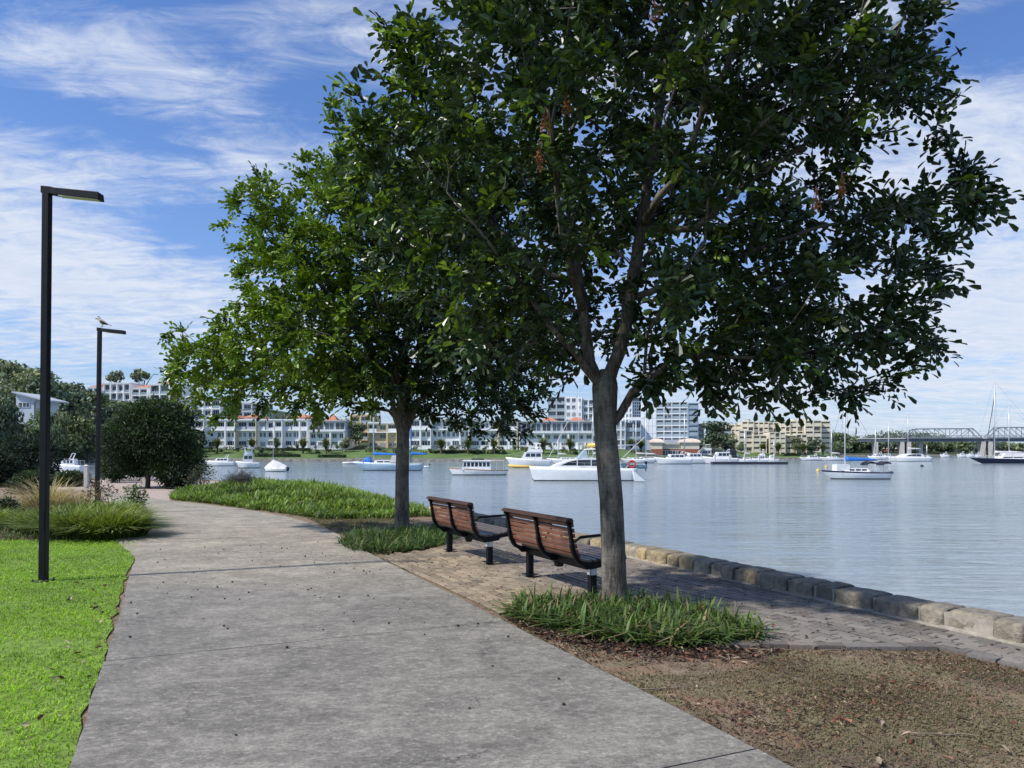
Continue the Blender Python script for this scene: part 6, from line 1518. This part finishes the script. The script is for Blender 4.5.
# launch
def launch():
    d = dof(475); loc, L = at(450, 508, d); root = thing('launch', 'white wooden-style launch with a row of cabin windows and a stern awning', 'launch', loc, R(3)); B = L*.32; Fb = .62
    hull(root, L, B, Fb, ('white','antifoul','teak','offwhite'), rake=.05, sheer=.55, transom=.55, stripe=True)
    cb = cab(-L*.30, L*.20, B*.36, Fb*1.02, Fb+1.05, .25, .05, .92).build('cabin', M['white'], root); side_windows(cb, -L*.28, L*.19, B*.36, Fb, Fb+1.05, 7, Fb+.42, Fb+.92, .92, rf=.12, gap=.14)
    mb = MB(); mb.hexa([(-L*.30,-B*.38,Fb+1.052),(L*.22,-B*.38,Fb+1.052),(L*.22,B*.38,Fb+1.052),(-L*.30,B*.38,Fb+1.052)], [(-L*.26,-B*.34,Fb+1.18),(L*.20,-B*.34,Fb+1.18),(L*.20,B*.34,Fb+1.18),(-L*.26,B*.34,Fb+1.18)]); mb.build('roof', M['offwhite'], root)
    mb = MB(); mb.box(L*.215,L*.43,-B*.36,B*.36,Fb+1.06,Fb+1.14); aw = mb.build('awning', M['offwhite'], root); mb = MB()
    for s in (-1,1):
        for x in (L*.30,L*.42): mb.tube([(x,s*B*.34,Fb*.9),(x,s*B*.34,Fb+1.06)], .03, 5)
    mb.build('post', M['alloy'], aw)
    mb = MB(); mb.loft([[(-.9+k*.5,-.3+.6*(k/4),Fb+1.19),(-.9+k*.5,.3,Fb+1.19),(-.9+k*.5,.25,Fb+1.36),(-.9+k*.5,-.2,Fb+1.34)] for k in range(4)]); mb.build('roof_gear', M['darkcanvas'], root)
    mb = MB(); mb.tube([(-L*.05,0,Fb+1.17),(-L*.05,0,Fb+1.75)], .03, 5); mb.build('short_mast', M['alloy'], root)
launch()
# pale blue ketch with blue covers
root, L, B, d = sailboat(355, 424, 470.5, 373.5, 398, 'pale blue ketch with blue sail covers behind the farther tree trunk', Fb=1.0, mats=('paleblue','antifoul','white','offwhite'), cover='bluecover', boom=.36, cabh=.5, r=.09, B=3.2)
rig(root, (411-512)/F*d-X(389.5,d), 1.2, Z(402,d)-WZ, L, 1.0, 'bluecover', 2.4, 'bluecover', 2.3, None, .09)
mb = cab(L*.02, L*.25, 1.1, 1.2, 2.2, .3, .1, .9); mb.build('awning', M['offwhite'], root); mb = MB(); mb.hexa([(-L*.38,-.8,1.25),(-L*.26,-.9,1.2),(-L*.26,.9,1.2),(-L*.38,.8,1.25)], [(-L*.35,-.5,1.9),(-L*.28,-.6,2.0),(-L*.28,.6,2.0),(-L*.35,.5,1.9)]); mb.build('deck_cover', M['bluecover'], root)
tender(418, 430, 468, 'small white dinghy with outboard tied behind the pale blue ketch', 'white'); tender(343, 359, 464, 'pale grey upturned-nosed inflatable past the bow of the pale blue ketch', 'whitecanvas', motor=False, rz=R(200))
# covered keelboat and work boat
def covered():
    d = dof(471.5); loc, L = at(264, 288, d); root = thing('covered_keelboat', 'small keelboat under a white full cover with a bare mast', 'sailboat', loc, R(-8)); B = L*.34
    hull(root, L, B, .45, ('white','antifoul','white','white'), rake=.06); mb = MB(); mb.loft([[(-L*.46,-.1,.5),(-L*.46,.1,.5),(-L*.46,.02,.75),(-L*.46,-.02,.75)],[(-L*.12,-B*.48,.42),(-L*.12,B*.48,.42),(-L*.12,.05,1.65),(-L*.12,-.05,1.65)],[(L*.2,-B*.5,.40),(L*.2,B*.5,.40),(L*.2,.05,1.25),(L*.2,-.05,1.25)],[(L*.47,-B*.4,.42),(L*.47,B*.4,.42),(L*.47,.05,.8),(L*.47,-.05,.8)]])
    mb.build('cover', M['whitecanvas'], root); rig(root, (273-276)/F*d, .5, Z(424,d)-WZ, L, .45, 'alloy', None, None, r=.05); mb = MB(); mb.box(L*.49,L*.56,-.15,.15,.1,.6); mb.build('outboard', M['darkcanvas'], root)
covered()
def workboat():
    d = dof(468); loc, L = at(237, 260, d); root = thing('work_boat', 'small white work boat with a stepped wheelhouse and frame', 'motorboat', loc, R(12)); B = L*.4
    hull(root, L, B, .9, WH, transom=.9); cb = cab(-L*.25, L*.2, B*.36, .9, 2.3, .3, .1, .9).build('wheelhouse', M['white'], root); side_windows(cb, -L*.18, L*.18, B*.36, .9, 2.3, 2, 1.5, 2.05, .9)
    mb = MB()
    for x in (-L*.15, L*.15):
        for s in (-.6,.6): mb.tube([(x,s,2.3),(x,s,3.4)], .05, 5)
    mb.box(-L*.2,L*.2,-.75,.75,3.4,3.5); mb.box(-L*.12,L*.12,-.4,.4,2.31,2.8); mb.build('upper_frame', M['white'], root)
workboat()
cruiser(206, 236, 466, 'low white runabout moored beside the work boat', Fb=.8, fly=False, h=.7)
# cruiser seen between the lamp posts
d = 80; rt = cruiser(44, 88, dof(0) if False else 488, 'white cruiser with a dark side window moored in the bay between the lamp posts', Fb=1.25, fly=False, h=.75)
rt.location = (X(68,86), 86, WZ)
# motor yacht, yellow boat and the rows in the marina
cruiser(507, 552, 467, 'white flybridge motor yacht behind the yellow inflatable', Fb=1.3, h=1.3)
tender(508, 535, 467.8, 'yellow inflatable boat lying in front of the flybridge motor yacht', 'yellow', motor=False)
ml = 'white marina sailing boats beyond the catamaran'
sailboat(551, 580, 463.5, 558, 440, 'small sloop moored next to the white motor yacht', furl=None, boom=.3)
sailboat(548, 590, 462.5, 579, 392, 'sloop with a long slanting furled headsail behind the big catamaran', furl=.84, cover='darkcanvas', boom=.25)
d = dof(463); o = None
sailboat(566, 606, 462, 593, 408, 'white sloop with upright mast immediately before the nearer trunk', cover='whitecanvas', boom=.3)
sailboat(622, 655, 463, 646, 415, 'white sloop with pale mast just past the nearer trunk', cover='whitecanvas', boom=.3, furl=.5)
sailboat(628, 668, 461.5, 636, 420, 'white sloop moored behind the catamaran dinghy', cover='whitecanvas', boom=.3)
cruiser(655, 692, 464, 'white motor cruiser with blue waterline moored before the boathouse', Fb=1.1, fly=False, h=1.0, mats=('white','navy','navy','offwhite'))
cruiser(676, 708, 463.5, 'white sports cruiser in the middle of the marina row', Fb=1.15, fly=False, h=1.1)
cruiser(692, 716, 460.5, 'white flybridge cruiser rising behind the marina row', Fb=1.5, fly=True, h=1.5)
cruiser(703, 738, 463.8, 'largest white cruiser with dark stern canopy at the marina pontoon', Fb=1.2, fly=False, h=1.35, canopy='darkcanvas', mats=('white','navy','navy','offwhite'))
cruiser(713, 738, 459.5, 'white double-deck cruiser behind the largest marina cruiser', Fb=1.5, fly=True, h=1.4)
sailboat(683, 706, 461, 684.5, 412, 'sloop with tall pale mast moored behind the cruisers by the boathouse', boom=.3)
sailboat(737, 757, 463, 744.5, 430, 'white sloop with bare mast at the marina pontoon under the beige block', boom=.3, cabh=.5)
cruiser(752, 768, 462.7, 'small grey-white cruiser with flybridge at the pontoon', Fb=.8, fly=True, h=.8)
sailboat(765, 779, 462.3, 774, 440, 'short white boat at the outer end of the pontoon', boom=None, cabh=1.0)
def pontoon():
    d = dof(464.2); x0, x1 = wb(712, 786, d); root = thing('pontoon', 'long low dark floating pontoon in front of the marina cruisers', 'pontoon', ((x0+x1)/2, d, WZ), R(-2)); w = (x1-x0)/2
    mb = MB(); mb.box(-w,w,-1,1,-.2,.42); mb.build('float', M['antifoul'], root); mb = MB(); mb.box(-w-.05,w+.05,-1.05,1.05,.422,.52); mb.build('deck', M['decksteel'], root)
    for k in range(5): x = -w+2*w*(k+.3)/5; mb = MB(); mb.tube([(x,1.2,-3),(x,1.2,1.9)], .16, 8); mb.tube([(x,1.2,1.9),(x,1.2,2.15)], [.17,.02], 8); mb.build('pile', M['offwhite'], root)
pontoon()
cruiser(800, 822, 460.6, 'small white runabout moored on its own off the end of the beige block', Fb=.7, fly=False, h=.7)
sailboat(820, 845, 460.8, 831.5, 430, 'white sloop moored behind the blue-covered sloop', boom=.36)
cruiser(868, 886, 459.7, 'little white cruiser near the first bridge pier', Fb=.9, fly=False, h=.9)
sailboat(879, 896, 458.8, 888.5, 421, 'sailing boat with tall bare mast before the red brick shed', boom=None)
sailboat(872, 888, 458.3, 875.5, 427, 'sailing boat with grey mast before the first bridge pier', boom=None)
catamaran(892, 928, 461.3, 'white catamaran with tall mast moored in front of the second bridge pier', 908, 413, None, det=False)
sailboat(926, 930, 458.2, 926.8, 445, 'tiny white boat with mast under the first truss', boom=None, stays=False)
for k, (p0, p1, py) in enumerate([(940,949,457.4),(957,966,457.3),(966,975,457.2),(975,981,457.5),(1000,1010,457.3)]):
    cruiser(p0, p1, py, 'tiny white cruiser moored under the truss spans by the far shore', Fb=.9, fly=False, h=.8, group='tiny white boats under the bridge')
for px, py, lab in ((818,471.3,'yellow mooring buoy nearest the bow of the blue-covered sloop'),(826,467.5,'yellow mooring buoy behind the bow of the blue-covered sloop'),(922,466.5,'small dark mooring buoy off the white catamaran')):
    d = dof(py); mb = MB(); mb.ball((0,0,.08), (.28,.28,.26), 10, 7); mb.tube([(0,0,.3),(0,0,.5)], .05, 6); o = mb.build('buoy', M['yellow'] if 'yellow' in lab else M['darkcanvas'], None, True); o.location = (X(px,d), d, WZ); tag(o, lab, 'buoy')
